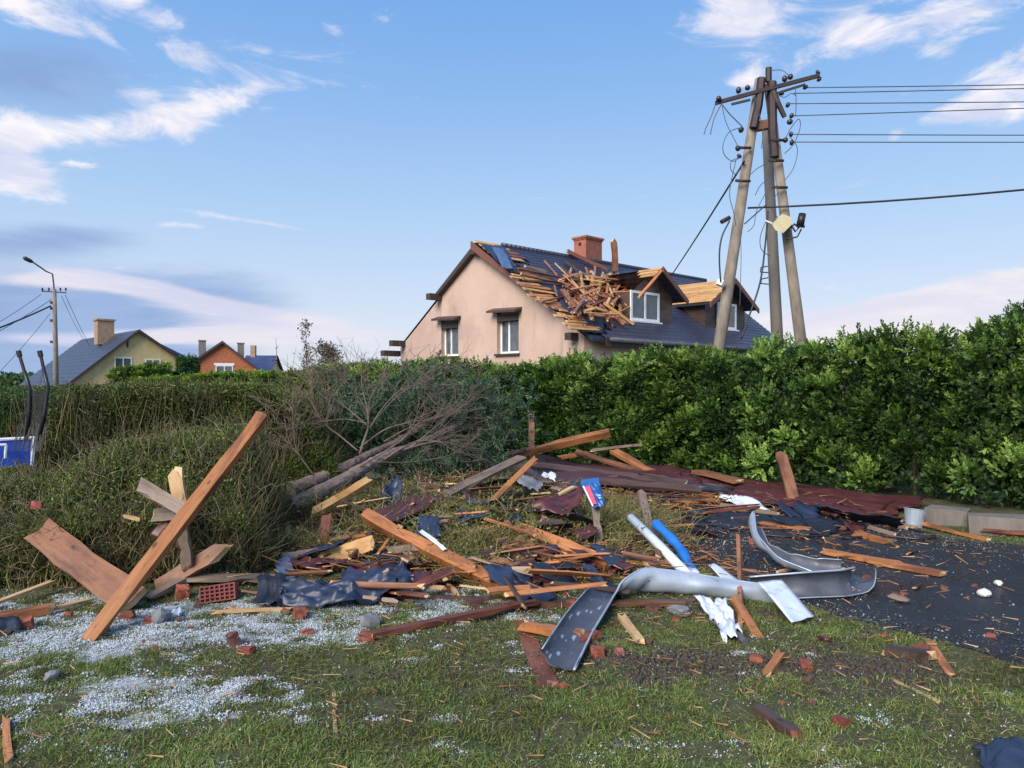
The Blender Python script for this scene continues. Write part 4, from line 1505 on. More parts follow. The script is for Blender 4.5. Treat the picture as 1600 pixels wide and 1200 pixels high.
hedge_block('dark_hedge', 'dark green clipped hedge at the left edge behind the black poles', -9.0, -5.75, front_c, 1.2, top_c, 36000, 1500, 73, 0, color=(.28, .75, .42, 1), facebias=.7, mix=(.42, .2))

# straw coloured tufts of broken hedge in the rubble
def tufts(spec, seed):
    rg = np.random.default_rng(seed)
    allp, tt_ = [], []
    for (px, py, dz, n, L, sp, lean) in spec:
        c = P(px, py, dz)
        x = c.x + rg.normal(0, sp, n)
        y = c.y + rg.normal(0, sp * .6, n)
        b = np.stack([x, y, H(x, y) + dz * .3], 1)
        d = norm(rg.normal(size=(n, 3)) * .6 + np.array([lean, -.15, 1.0]))
        l = L * rg.uniform(.4, 1.1, n)
        u = np.linspace(0, 1, 4)
        drop = rg.uniform(0, .8, n)
        pts = b[:, None] + d[:, None] * (l[:, None] * u)[..., None]
        side = rg.normal(size=(n, 3)) * np.array([1, 1, 0])
        pts += side[:, None] * ((l * .35)[:, None] * u ** 2)[..., None]
        pts[..., 2] -= (drop * l)[:, None] * u ** 2 * .55
        allp.append(pts)
        tt_.append(np.clip(rg.normal(.5, .25, n), 0, 1))
    pts = np.concatenate(allp)
    t = np.concatenate(tt_)
    v, f = strand_geo(pts, .0048, .0018)
    o = fast_mesh('broken_hedge_twigs', v, f, M['straw'], np.repeat(t, 12))
    # withered leaves among the twigs
    n = len(pts)
    k_ = 2
    c = pts[np.repeat(np.arange(n), k_), RNG.integers(1, 4, n * k_)]
    v, f = leaf_geo(c + RNG.normal(0, .012, c.shape), RNG.normal(size=c.shape) + np.array([0, 0, .6]), RNG.uniform(.025, .05, n * k_), .008)
    l = fast_mesh('withered_leaves', v, f, M['leaf_privet'], np.repeat(np.clip(RNG.normal(.75, .2, n * k_), 0, 1), 4))
    l.color = (1.25, 1.12, .9, 1)
    return tag(o, kind='stuff'), tag(l, kind='stuff')


tufts([(715, 850, .12, 620, .34, .20, -.1), (760, 815, .1, 560, .34, .24, .1), (700, 800, .1, 420, .34, .2, 0), (860, 800, .1, 420, .3, .22, .2), (960, 820, .1, 640, .36, .22, .2), (1000, 810, .08, 360, .32, .18, .4), (905, 830, .1, 460, .3, .22, .1),
       (960, 790, .1, 360, .3, .25, .2), (740, 880, .05, 300, .25, .2, 0), (800, 770, .08, 360, .3, .3, 0), (620, 820, .05, 320, .3, .25, .1), (580, 830, .05, 280, .28, .2, .2), (650, 765, .1, 380, .3, .35, .2), (850, 770, .1, 300, .3, .4, 0), (640, 800, .15, 380, .32, .28, .3), (820, 830, .1, 380, .34, .25, -.2), (930, 850, .08, 320, .3, .22, .2), (462, 800, .1, 380, .4, .16, .2), (455, 775, .25, 260, .35, .16, .2),
       (560, 780, .1, 300, .3, .35, .2), (480, 860, .05, 260, .35, .15, .3), (690, 880, .05, 260, .25, .2, .1), (1030, 850, .0, 160, .2, .15, .2), (880, 870, .02, 220, .2, .25, .1), (600, 870, .0, 160, .22, .2, .1), (780, 845, .1, 420, .3, .2, .1)], 81)


# ------------------------------------------------------------------ trampoline at the left edge
tr = tag(empty('trampoline', (-5.6, 8.0, 0)), 'blue padded trampoline with leaning black net poles at the left edge', 'trampoline')
o0 = Vector(tr.location)


def rel(p):
    return p - o0


pb = MB()
a, b_ = Q(-60, 690, 7.7), Q(54, 684, 8.0)
pb.add([rel(a), rel(b_), rel(b_ + Vector((0, 0, -.30))), rel(a + Vector((0, 0, -.30))), rel(a + Vector((-.3, .5, -.01))), rel(b_ + Vector((-.2, .4, -.01)))], [(3, 2, 1, 0), (0, 1, 5, 4)])
pb.build('safety_pad', M['pad_blue'], tr)
eb = MB()
eb.tube([rel(a), rel(b_)], .018, 6).tube([rel(b_), rel(b_ + Vector((-.03, 0, -.30)))], .022, 6)
eb.tube([rel(Q(-60, 697, 7.6)), rel(Q(10, 695, 7.8))], .015, 6).tube([rel(Q(10, 695, 7.8)), rel(Q(8, 716, 7.8))], .015, 6)
eb.build('edging', M['white_edge'], tr)
for pl in ([(31, 557), (38, 580), (46, 605), (46, 640), (40, 690)], [(64, 557), (69, 580), (75, 605), (70, 645), (60, 690)]):
    ptsq = [rel(Q(px, py, 7.85)) for px, py in pl]
    po = MB().tube(ptsq[1:], .021, 8).build('net_pole', M['rubber'], tr, smooth=True)
    MB().tube(ptsq[:2], .017, 8).build('bare_end', M['steel'], po)
    MB().tube([ptsq[0], ptsq[0] + Vector((-.015, 0, .06))], .026, 8).build('end_cap', M['rubber'], po)
nt = MB()
for i in range(26):
    q = i / 25
    p0 = Q(44 + 26 * q + 4 * math.sin(i), 612 + 3 * math.sin(i * 2.1), 7.86)
    p1 = Q(16 + 50 * q + 5 * math.sin(i * 1.3), 705, 7.8)
    nt.tube([rel(p0), rel((p0 + p1) / 2 + Vector((.03 * math.sin(i), .03, -.03))), rel(p1)], .004, 3)
nt.build('safety_net', M['rubber'], tr)['kind'] = 'stuff'

# ------------------------------------------------------------------ utility poles
# street lamp pole on the left
lp = Q(88, 600, 45)
root = tag(empty('utility_pole', (lp.x, lp.y, 0)), 'concrete pole with street lamp and crossarm by the yellow house', 'utility pole')
zt = Q(85, 452, 45).z
MB().tube([(0, 0, -.2), (-.05, 0, zt * .5), (-.12, 0, zt)], [.17, .145, .11], 10).build('pole', M['concrete'], root, smooth=True)
la = Q(82, 428, 45)
lh = Q(52, 410, 44)
MB().tube([(-.12, 0, zt - .6), (-.13, -.03, zt + .2), (la.x - lp.x, la.y - lp.y, la.z), (la.x - lp.x - .25, la.y - lp.y - .2, la.z + .12), (lh.x - lp.x, lh.y - lp.y, lh.z)], .042, 8).build('lamp_arm', M['steel'], root, smooth=True)
lh2 = Q(36, 402, 43.6)
a, b_ = Vector((lh.x - lp.x, lh.y - lp.y, lh.z)), Vector((lh2.x - lp.x, lh2.y - lp.y, lh2.z))
MB().tube([a, a.lerp(b_, .25), a.lerp(b_, .8), b_], [.05, .12, .13, .05], 8).build('lamp_head', M['steel'], root, smooth=True)
ca = MB().tube([(-.95, .1, zt - .1), (.65, -.1, zt - .22)], .05, 4).build('crossarm', M['steel'], root)
for x in (-.85, -.45, .25, .58):
    MB().tube([(x, 0, zt - .1), (x, 0, zt + .02), (x, 0, zt + .1)], [.03, .06, .03], 6).build('insulator', M['porcelain'], ca)
for z in (zt - .9, zt - 1.25, zt - 2.0, zt - 3.3):
    MB().box((-.32, -.12, z), (-.17, .03, z + .16)).build('bracket', M['steel'], root)


def catenary(a, b, sag, n=14):
    a, b = Vector(a), Vector(b)
    return [a.lerp(b, i / n) + Vector((0, 0, -sag * 4 * (i / n) * (1 - i / n))) for i in range(n + 1)]


def wire(a, b, sag, r, label, m='wire', name='power_line', cat='cable', n=14):
    pts_ = catenary(a, b, sag, n) if sag is not None else [Vector(q) for q in a]
    o = MB().tube(pts_, r, 5).build(name, M[m], smooth=True, origin=tuple(pts_[0]))
    return tag(o, label, cat)


wire(Q(79, 478, 45), Q(-260, 590, 28), .3, .05, 'thick cable running left from the street lamp pole', 'rubber')
wire(Q(64, 460, 45), Q(-160, 580, 30), .3, .016, 'thin wire from the left crossarm end of the lamp pole')
wire(Q(80, 468, 45), Q(-200, 610, 30), .3, .02, 'thin wire just above the thick cable at the lamp pole')
wire(Q(78, 490, 45), Q(-60, 640, 34), .2, .014, 'lowest thin wire drooping left from the lamp pole')
wire(Q(102, 461, 45), Q(140, 540, 62), .1, .016, 'thin wire from the right crossarm end toward the yellow house')
wire(Q(96, 462, 45), Q(132, 532, 66), .2, .014, 'thin wire from the lamp pole down to the yellow house ridge')

# A frame pole on the right
YP = 16.0


def leg(p_top, p_mid, Y, r0, r1, m, name, parent, o0_):
    a = Q(*p_top, Y)
    b = Q(*p_mid, Y)
    d = (b - a)
    k_ = (a.z + .2) / (a.z - b.z)
    c = a + d * k_
    return MB().tube([c - o0_, a.lerp(c, .5) - o0_, a - o0_], [r1, (r0 + r1) / 2, r0], 14).build(name, m, parent, smooth=True)


ap = tag(empty('power_pole', (5.2, YP, 0)), 'concrete A frame power pole with steel crossarms and torn wires', 'utility pole')
oA = Vector(ap.location)
leg((1187, 124), (1130, 500), YP, .10, .145, M['concrete'], 'leg', ap, oA)
leg((1200, 132), (1247, 500), YP, .09, .14, M['concrete'], 'leg', ap, oA)
rA = lambda px, py, dy=0.0: Q(px, py, YP + dy) - oA
MB().tube([rA(1172, 200, -.02), rA(1208, 193, -.02)], .13, 4).build('spacer', M['wood_brown'], ap)
xo = MB().tube([rA(1118, 161, -.15), rA(1200, 139, -.2), rA(1280, 118, -.25)], .055, 4).build('crossarm', M['steel'], ap)
MB().tube([rA(1143, 163, -.25), rA(1172, 156, -.28)], .032, 4).build('lower_arm', M['steel'], ap)
MB().tube([rA(1213, 146, -.25), rA(1258, 132, -.28)], .032, 4).build('lower_arm', M['steel'], ap)
MB().tube([rA(1201, 106, -.1), rA(1201, 128, -.1)], .07, 8).build('top_pin', M['steel'], ap)
MB().tube([rA(1206, 140, -.15), rA(1215, 160, -.2), rA(1226, 183, -.2)], [.08, .06, .05], 6).build('brace', M['steel'], ap)
MB().tube([rA(1206, 128, -.12), rA(1207, 205, -.12), rA(1210, 245, -.1)], .10, 6).build('steel_sleeve', M['steel'], ap)
MB().tube([rA(1190, 122, -.14), rA(1185, 165, -.14), rA(1177, 200, -.14)], .09, 6).build('steel_sleeve', M['steel'], ap)
for (px, py, dx, dy) in ((1123, 158, 0, -8), (1153, 146, 2, -10), (1168, 141, 0, -8), (1226, 128, 0, -10), (1233, 124, 4, -8), (1276, 115, 4, -3), (1278, 122, 4, 4), (1228, 163, 6, 2), (1234, 180, 6, 2), (1238, 188, -8, 5), (1160, 199, -4, 8), (1154, 228, -2, 8), (1157, 242, -4, 4), (1233, 210, 6, 0), (1234, 223, 6, 0), (1221, 145, 0, 4), (1257, 134, 3, 5), (1227, 215, 0, 8)):
    a, b_ = rA(px, py, -.22), rA(px + dx, py + dy, -.22)
    MB().tube([a, a.lerp(b_, .25), a.lerp(b_, .7), b_], [.022, .058, .058, .02], 7).build('insulator', M['porcelain'], ap, smooth=True)
for (px, py) in ((1161, 230), (1215, 218), (1160, 282), (1218, 292), (1212, 250)):
    MB().tube([rA(px - 11, py, -.17), rA(px, py + 1, -.24), rA(px + 12, py + 1, -.17)], .03, 6).build('clamp', M['steel'], ap)
MB().tube([rA(1140, 340, -.2), rA(1127, 347, -.25)], .05, 6).build('bracket', M['steel'], ap)
MB().tube([rA(1128, 438, -.2), rA(1124, 446, -.2)], .09, 6).build('junction_box', M['pvc'], ap)

p3 = tag(empty('support_pole', (5.9, 17.0, 0)), 'dark concrete support pole standing between the A frame legs', 'utility pole')
o3 = Vector(p3.location)
leg((1198, 200), (1213, 500), 17.0, .11, .15, M['concrete_dark'], 'pole', p3, o3)
for py in (420, 438):
    px = 1201 + (py - 400) * .05
    MB().tube([Q(px - 3, py - 4, 16.8) - o3, Q(px - 13, py - 2, 16.7) - o3, Q(px - 14, py + 5, 16.7) - o3, Q(px - 2, py + 6, 16.8) - o3], .014, 5).build('step_iron', M['steel'], p3)

fl = tag(empty('pole_lamp', tuple(Q(1222, 352, 15.6))), 'yellowed box lamp and black floodlight torn loose on the pole', 'lamp')
oF = Vector(fl.location)
rF = lambda px, py, dy=0.0: Q(px, py, 15.6 + dy) - oF
hb = MB()
pol = [(1206, 350), (1222, 334), (1238, 340), (1236, 352), (1224, 364), (1212, 360)]
vs = [rF(a, b, -.1) for a, b in pol] + [rF(a, b, .18) for a, b in pol]
n = len(pol)
hb.add(vs, [tuple(range(n))[::-1], tuple(range(n, 2 * n))] + [(i, (i + 1) % n, n + (i + 1) % n, n + i) for i in range(n)])
hb.build('box', M['lamp_yellow'], fl)
MB().tube([rF(1206, 349), rF(1196, 345)], .02, 6).build('mount', M['pvc'], fl)
MB().tube([rF(1254, 334, -.05), rF(1250, 352, -.05)], [.075, .08], 10).build('floodlight', M['rubber'], fl, smooth=True)
MB().tube([rF(1246, 353, -.05), rF(1257, 354, -.05)], .03, 6).build('floodlight_bracket', M['steel'], fl)
MB().tube([rF(1236, 352), rF(1243, 362), rF(1248, 356), rF(1241, 350), rF(1236, 356)], .022, 6).build('lead', M['rubber'], fl, smooth=True)
MB().tube([rF(1228, 374), rF(1246, 370), rF(1252, 358)], .018, 6).build('lead', M['rubber'], fl, smooth=True)

RW = 'wires running right from the A frame pole'
for i, (a, b_, lb) in enumerate([((1262, 137), (1600, 131), 'topmost wire leaving the crossarm to the right'), ((1240, 146), (1600, 137), 'second wire from the top, right of the pole'), ((1232, 162), (1600, 158), 'third wire from the top, right of the pole'),
                                 ((1240, 181), (1600, 168), 'fourth wire from the top, right of the pole'), ((1240, 210), (1600, 210), 'upper wire of the lower pair right of the pole'), ((1240, 222), (1600, 221), 'lower wire of the lower pair right of the pole')]):
    e = (1600 + 700, b_[1] + (b_[1] - a[1]) * 700 / 360)
    o = wire(Q(*a, 15.8), Q(*e, 16.2), .02, .011, lb)
    o['group'] = RW
wire(Q(1168, 325, 16), Q(2300, 200, 13), .25, .022, 'thick black cable sagging to the right below the wires', 'rubber')
wire(Q(1163, 252, 15.8), roof_pt(1045, 436, .25), .05, .024, 'black service cable from the pole down to the house roof', 'rubber')
for pl, r, lb in [([(1140, 345), (1128, 370), (1124, 400), (1126, 440)], .018, 'black cable hanging in a bow left of the left pole leg'),
                  ([(1200, 330), (1196, 380), (1188, 440), (1172, 490), (1158, 530)], .02, 'black cable hanging between the pole legs down to the hedge'),
                  ([(1118, 162), (1112, 180), (1103, 200), (1100, 210)], .01, 'torn wire end hanging from the left crossarm tip'),
                  ([(1127, 163), (1116, 185), (1110, 210)], .01, 'second torn wire end below the left crossarm'),
                  ([(1128, 163), (1140, 178), (1152, 190), (1160, 198)], .012, 'slack wire between left crossarm and the lower bracket'),
                  ([(1160, 199), (1140, 206), (1130, 225), (1132, 242), (1145, 252), (1156, 246)], .009, 'thin wire loop left of the pole head'),
                  ([(1156, 246), (1143, 252), (1142, 265), (1150, 272), (1156, 262)], .009, 'small wire curl below the left bracket'),
                  ([(1243, 137), (1244, 160), (1243, 182)], .009, 'short vertical jumper wire at the right of the pole head'),
                  ([(1228, 215), (1236, 200), (1248, 186), (1250, 200), (1240, 225), (1226, 240)], .009, 'looping jumper wire right of the pole head'),
                  ([(1205, 110), (1222, 110), (1234, 120)], .008, 'thin wire arching over the pole top'),
                  ([(1170, 275), (1185, 262), (1200, 255)], .009, 'thin wire arc between left leg and support pole'),
                  ([(1180, 305), (1188, 290), (1200, 280)], .009, 'lower thin wire arc beside the support pole'),
                  ([(1157, 360), (1158, 400), (1157, 440), (1156, 480)], .007, 'pale thin wire hanging straight beside the left leg'),
                  ([(1163, 350), (1180, 335), (1197, 320)], .014, 'short slanting cable between the left leg and the support pole'),
                  ([(1128, 164), (1134, 190), (1146, 215), (1155, 232)], .008, 'long slack wire from left crossarm end to the upper left bracket'),
                  ([(1233, 212), (1246, 232), (1240, 262), (1226, 282)], .008, 'drooping wire end right of the pole below the insulators'),
                  ([(1180, 152), (1186, 178), (1192, 200), (1190, 232)], .008, 'thin wire hanging inside the A frame head'),
                  ([(1150, 250), (1140, 300), (1146, 330), (1150, 352)], .009, 'slack wire hugging the left leg above the bracket'),
                  ([(1216, 300), (1206, 318), (1212, 336), (1222, 345)], .009, 'short loop of wire just above the yellowed lamp'),
                  ([(1197, 300), (1182, 330), (1178, 352), (1168, 362)], .008, 'fine slack wire from the support pole to the left leg'),
                  ([(1213, 148), (1226, 152), (1236, 146), (1244, 150)], .008, 'short curled wire under the right crossarm'),
                  ([(1197, 345), (1188, 370), (1190, 390), (1203, 400)], .009, 'thin wire bow left of the yellowed lamp')]:
    P3 = [Q(a, b, 15.7) for a, b in pl]
    # smooth by Catmull-Rom
    sm = []
    for i in range(len(P3) - 1):
        p0, p1, p2, p3_ = P3[max(i - 1, 0)], P3[i], P3[i + 1], P3[min(i + 2, len(P3) - 1)]
        for j in range(6):
            t = j / 6
            sm.append(.5 * ((2 * p1) + (p2 - p0) * t + (2 * p0 - 5 * p1 + 4 * p2 - p3_) * t * t + (3 * p1 - p0 - 3 * p2 + p3_) * t ** 3))
    sm.append(P3[-1])
    wire(sm, None, None, r, lb, 'rubber' if r > .013 else 'wire')


# ------------------------------------------------------------------ fallen trees
def smooth_line(P3, k_=5):
    sm = []
    for i in range(len(P3) - 1):
        p0, p1, p2, p3_ = P3[max(i - 1, 0)], P3[i], P3[i + 1], P3[min(i + 2, len(P3) - 1)]
        for j in range(k_):
            t = j / k_
            sm.append(.5 * ((2 * p1) + (p2 - p0) * t + (2 * p0 - 5 * p1 + 4 * p2 - p3_) * t * t + (3 * p1 - p0 - 3 * p2 + p3_) * t ** 3))
    sm.append(P3[-1])
    return sm


def fallen_tree(trunk, r0, r1, branches, label, needles, seed, twn=9):
    r_ = random.Random(seed)
    o0_ = trunk[0]
    root = tag(empty('fallen_tree', tuple(o0_)), label, 'tree')
    tl = smooth_line(trunk, 16)
    n_ = len(tl)
    MB().tube([p - o0_ for p in tl], [r0 + (r1 - r0) * i / (n_ - 1) + r_.uniform(-.004, .004) for i in range(n_)], 16).rough(.005, r_).build('trunk', M['bark'], root)
    tw, lines = [], []
    for (bl, rb0) in branches:
        sl = smooth_line(bl, 5)
        m_ = len(sl)
        MB().tube([p - o0_ for p in sl], [.58 * rb0 + (.004 - .58 * rb0) * i / (m_ - 1) for i in range(m_)], 6).build('branch', M['twig'], root, smooth=True)
        lines.append(sl)
        for q in range(int(twn * 1.8)):
            i = r_.randrange(m_ // 3, m_)
            d = (sl[min(i + 1, m_ - 1)] - sl[max(i - 1, 0)]).normalized()
            d = (d + Vector((r_.gauss(0, .6), r_.gauss(0, .6), r_.gauss(.1, .5)))).normalized()
            l = r_.uniform(.2, .65)
            c0 = sl[i]
            w_ = Vector((r_.gauss(0, .05), r_.gauss(0, .05), r_.gauss(.03, .05)))
            tw.append([c0, c0 + d * l * .35 + w_ * .6, c0 + d * l * .7 + w_, c0 + d * l])
            for z_ in range(2):
                c1 = c0 + d * l * r_.uniform(.3, .8)
                d2_ = (d + Vector((r_.gauss(0, .7), r_.gauss(0, .7), r_.gauss(0, .6)))).normalized() * l * r_.uniform(.3, .6)
                tw.append([c1, c1 + d2_ * .4, c1 + d2_ * .75 + Vector((0, 0, .01)), c1 + d2_])
    pts_ = np.array([[tuple(p - o0_) for p in t] for t in tw])
    v, f = strand_geo(pts_, .0030, .0012)
    fast_mesh('twigs', v, f, M['twig'], parent=root)['kind'] = 'stuff'
    if needles:
        rg = np.random.default_rng(seed)
        C, Dn, T = [], [], []
        for (c0, c1, wd, n) in needles:
            # drooping needle boughs along lines c0-c1
            for b in range(n):
                u = rg.uniform(0, 1)
                p = np.array(c0) * (1 - u) + np.array(c1) * u + rg.normal(0, wd, 3) * np.array([1, .8, .75])
                p[2] = max(p[2], .05)
                d = norm(np.array([rg.normal(.15, .6), rg.normal(0, .5), rg.normal(-.25, .5)]))
                L = rg.uniform(.2, .5)
                m_ = 44
                k_ = rg.uniform(0, 1, m_)
                cc = p + d * (L * k_)[:, None] + np.array([0, 0, -.25 * L]) * (k_ ** 2)[:, None] + rg.normal(0, .012, (m_, 3))
                C.append(cc)
                Dn.append(d + rg.normal(size=(m_, 3)) * .7)
                T.append(np.clip(rg.normal(.5, .22) + rg.normal(0, .1, m_), 0, 1))
        C, Dn, T = np.concatenate(C), np.concatenate(Dn), np.concatenate(T)
        v, f = leaf_geo(C - np.array(o0_), Dn, rg.uniform(.05, .10, len(C)), .0075)
        fast_mesh('needles', v, f, M['needle'], np.repeat(T, 4), parent=root)['kind'] = 'stuff'
    return root


B = lambda pts_, Y0, Y1: [Q(px, py, Y0 + (Y1 - Y0) * i / (len(pts_) - 1)) for i, (px, py) in enumerate(pts_)]
fallen_tree(B([(455, 792), (540, 748), (600, 714), (650, 695), (720, 662)], 7.6, 10.2), .088, .035, [
    (B([(600, 718), (650, 690), (700, 692), (740, 705)], 8.7, 9.2), .022), (B([(620, 706), (680, 690), (705, 702)], 8.8, 8.9), .018), (B([(640, 700), (690, 660), (730, 630)], 9.2, 9.8), .022),
    (B([(560, 730), (625, 690), (655, 662), (700, 650)], 8.4, 9.2), .02), (B([(660, 690), (720, 668), (768, 655)], 9.6, 10.4), .018), (B([(590, 722), (640, 722), (700, 712), (735, 690)], 8.6, 9.2), .012), (B([(680, 680), (720, 640), (745, 600)], 9.9, 10.6), .02)],
    'long fallen pine trunk with purplish bark lying toward the camera', [(Q(660, 650, 10.6), Q(770, 640, 11.2), .34, 260), (Q(680, 715, 9.8), Q(750, 710, 10.4), .22, 220), (Q(640, 620, 10.8), Q(760, 620, 11.5), .3, 170)], 5)
fallen_tree(B([(455, 765), (530, 735), (575, 712), (620, 690), (700, 640)], 8.3, 10.3), .085, .03, [
    (B([(562, 710), (568, 690), (575, 668), (574, 640), (566, 605), (565, 580)], 8.9, 9.1), .034), (B([(574, 665), (545, 640), (512, 615), (502, 606)], 8.9, 8.9), .022), (B([(576, 655), (578, 625), (590, 604), (612, 586)], 9.0, 9.2), .022),
    (B([(578, 668), (600, 635), (625, 610), (652, 600)], 9.0, 9.4), .02), (B([(574, 672), (620, 620), (660, 598), (700, 580)], 9.1, 9.8), .018), (B([(490, 742), (470, 715), (452, 690), (445, 655)], 8.5, 8.4), .02),
    (B([(470, 715), (460, 690), (457, 640)], 8.4, 8.4), .012), (B([(560, 705), (530, 680), (510, 663), (515, 635), (512, 598)], 8.8, 8.8), .018), (B([(500, 652), (488, 630), (485, 598)], 8.8, 8.9), .012), (B([(600, 690), (640, 668), (690, 650), (705, 645)], 9.2, 9.6), .02),
    (B([(562, 700), (600, 672), (640, 660), (672, 655)], 9.0, 9.3), .02), (B([(575, 662), (540, 655), (500, 660), (470, 668)], 8.9, 8.7), .014), (B([(576, 650), (562, 622), (545, 600), (538, 585)], 9.0, 9.1), .014), (B([(640, 680), (662, 630), (700, 608)], 9.6, 10.0), .016)],
    'second fallen trunk behind, with a fan of bare grey branches', [(Q(560, 660, 9.9), Q(690, 620, 10.4), .28, 170), (Q(500, 650, 10.2), Q(600, 630, 10.4), .28, 170), (Q(480, 710, 9.7), Q(640, 690, 10.4), .25, 170)], 6, 12)

# ------------------------------------------------------------------ timbers of the rubble, one by one
PK = lambda *a, **k: plank(*a, **k)
W = 'wood_orange'
PK('beam', Q(140, 1001, 4.58), Q(408, 653, 5.95), .085, .08, W, 'long orange beam leaning diagonally up across the flattened hedge', 'beam', roll=.5, jag=(.02, .06), m2='wood_pale', nseg=8)
PK('plank', Q(66, 832, 5.75), Q(208, 938, 5.15), .215, .06, 'wood_brown', 'wide brown plank slanting down to the foot of the long beam', 'plank', roll=.0, ref=(.3, -1, .6), jag=(.12, .02), nseg=6)
PK('plank', Q(226, 762, 5.55), Q(294, 801, 5.45), .10, .035, 'wood_grey', 'short grey plank resting across the middle of the leaning beam', 'plank', ref=(.3, -1, .5))
PK('plank', Q(276, 752, 5.85), Q(285, 800, 5.85), .11, .04, 'wood_pale', 'pale broken stump standing behind the leaning beam', 'plank', ref=(0, -1, .1), jag=(.12, .02))
PK('plank', Q(283, 815, 5.7), Q(292, 880, 5.7), .085, .035, 'wood_grey', 'narrow upright board below the crossing of the leaning beam', 'plank', ref=(0, -1, .1))
PK('plank', Q(248, 805, 5.7), Q(278, 803, 5.6), .10, .03, 'wood_grey', 'grey board stub tucked behind the leaning beam', 'plank', ref=(0, -1, .4))
PK('plank', P(248, 918, .02), Q(318, 876, 5.75), .12, .05, 'wood_brown', 'broken brown board with a pale splintered tip by the grey stone', 'plank', ref=(0, -1, .6), jag=(.02, .16), point=(0, .1))
PK('plank', Q(285, 903, 5.75), Q(432, 904, 5.75), .16, .028, 'wood_grey', 'flat grey board bridging over the bricks', 'plank')
PK('plank', P(240, 930, .05), Q(290, 903, 5.72), .08, .025, 'wood_grey', 'narrow board propped up to the flat grey board', 'plank')
PK('plank', P(-40, 955, .05), Q(76, 911, 5.6), .05, .022, 'wood_pale', 'thin pale lath at the left edge below the hedge', 'plank')
PK('plank', P(-60, 972, .04), P(72, 952, .05), .10, .05, W, 'orange board lying at the left edge on the hail', 'plank')
PK('plank', P(72, 953, .04), P(128, 940, .04), .05, .02, 'wood_pale', 'thin pale strip beyond the orange board', 'plank')
PK('beam', Q(574, 806, 6.75), P(802, 923, .03), .10, .10, W, 'stout orange beam lying from the maroon sheet to the hail', 'beam', roll=.6, nseg=8, jag=(.03, .1))
PK('beam', Q(812, 829, 6.9), P(951, 884, .05), .11, .11, W, 'orange beam with yellow split end in front of the torn package', 'beam', roll=.5, nseg=7, jag=(.14, .02), m2='board_yellow')
PK('plank', Q(688, 778, 7.9), Q(812, 717, 8.9), .11, .04, 'wood_grey', 'long light brown plank rising from the rubble to the right', 'plank', ref=(0, -.6, 1), nseg=6)
PK('plank', Q(640, 795, 7.6), Q(695, 776, 7.9), .10, .04, 'wood_grey', 'grey brown plank end continuing left into the maroon sheet', 'plank', ref=(0, -.6, 1))
PK('plank', Q(749, 806, 7.5), Q(834, 719, 8.3), .06, .03, 'wood_orange', 'narrow batten rising steeply beside the long light plank', 'plank', ref=(0, -1, .5))
PK('beam', Q(798, 712, 12.2), Q(950, 677, 12.6), .13, .11, W, 'orange beam propped against the foot of the hedge', 'beam', roll=.3, nseg=6)
PK('post', Q(830, 652, 12.7), Q(830, 697, 12.6), .10, .08, 'wood_brown', 'upright brown post in front of the hedge above the orange beam', 'post', ref=(0, -1, 0))
PK('plank', Q(962, 706, 12.0), Q(1027, 743, 11.3), .14, .05, W, 'orange plank sloping down out of the hedge foot', 'plank', ref=(0, -.5, 1))
PK('plank', Q(905, 707, 12.0), Q(1000, 736, 11.4), .09, .04, 'wood_brown', 'narrow brown plank left of the sloping orange plank', 'plank', ref=(0, -.5, 1))
PK('plank', Q(880, 714, 12), Q(915, 708, 12.2), .16, .05, W, 'short orange board end under the hedge', 'plank')
PK('plank', Q(838, 727, 11.2), Q(1066, 755, 9.9), .13, .04, 'wood_dark', 'long dark grey plank lying across the maroon roofing', 'plank', ref=(0, -.7, 1), nseg=8)
PK('plank', Q(925, 752, 9.9), Q(1090, 765, 9.4), .12, .04, 'wood_dark', 'second dark plank below the long dark grey plank', 'plank', ref=(0, -.7, 1))
PK('plank', Q(865, 748, 10.4), Q(960, 745, 10.2), .07, .03, 'wood_red', 'thin red brown lath behind the blue package', 'plank')
PK('plank', Q(930, 703, 12.2), Q(1000, 695, 12.4), .05, .04, 'wood_grey', 'thin grey stick poking from the hedge foot', 'plank')
PK('plank', Q(1221, 713, 10.1), Q(1243, 796, 9.5), .145, .04, 'wood_brown', 'brown plank leaning upright on the red sheet against the hedge', 'plank', ref=(0, -1, .3))
PK('plank', P(1292, 862, .03), P(1400, 880, .03), .13, .03, W, 'left half of the split orange plank lying on the asphalt', 'plank')
PK('plank', P(1365, 876, .035), P(1470, 896, .03), .12, .03, W, 'right half of the split orange plank lying on the asphalt', 'plank', jag=(.1, .03))
PK('plank', P(1345, 835, .03), P(1388, 846, .03), .12, .04, W, 'short orange board on the asphalt near the grey bucket', 'plank')
PK('plank', P(1340, 806, .06), P(1392, 798, .06), .08, .03, W, 'bright orange splinter board at the red sheet corner', 'plank')
PK('plank', P(1195, 818, .03), P(1258, 826, .03), .10, .03, W, 'short orange board lying behind the curled gutter', 'plank')
PK('stake', Q(1154, 840, 6.6), P(1158, 990, .0), .035, .03, 'wood_orange', 'thin stake standing upright behind the pale gutter', 'stake', ref=(0, -1, 0))
PK('plank', Q(930, 793, 6.95), Q(938, 862, 6.75), .07, .04, 'wood_grey', 'upright grey brown board below the blue package', 'plank', ref=(0, -1, .2))
PK('post', Q(1003, 775, 7.9), Q(1022, 862, 7.0), .085, .06, 'wood_grey', 'grey post leaning beside the white pipe', 'post', ref=(0, -1, .2))
PK('beam', Q(812, 972, 5.05), P(853, 1070, -.02), .105, .08, 'wood_red', 'stubby dark red beam pointing at the camera on the grass', 'beam', nseg=6, jag=(.06, .1), ref=(0, -.5, 1), m2='wood_red')
PK('plank', P(828, 978, .05), P(905, 992, .05), .08, .05, W, 'short orange batten under the grey gutter end', 'plank')
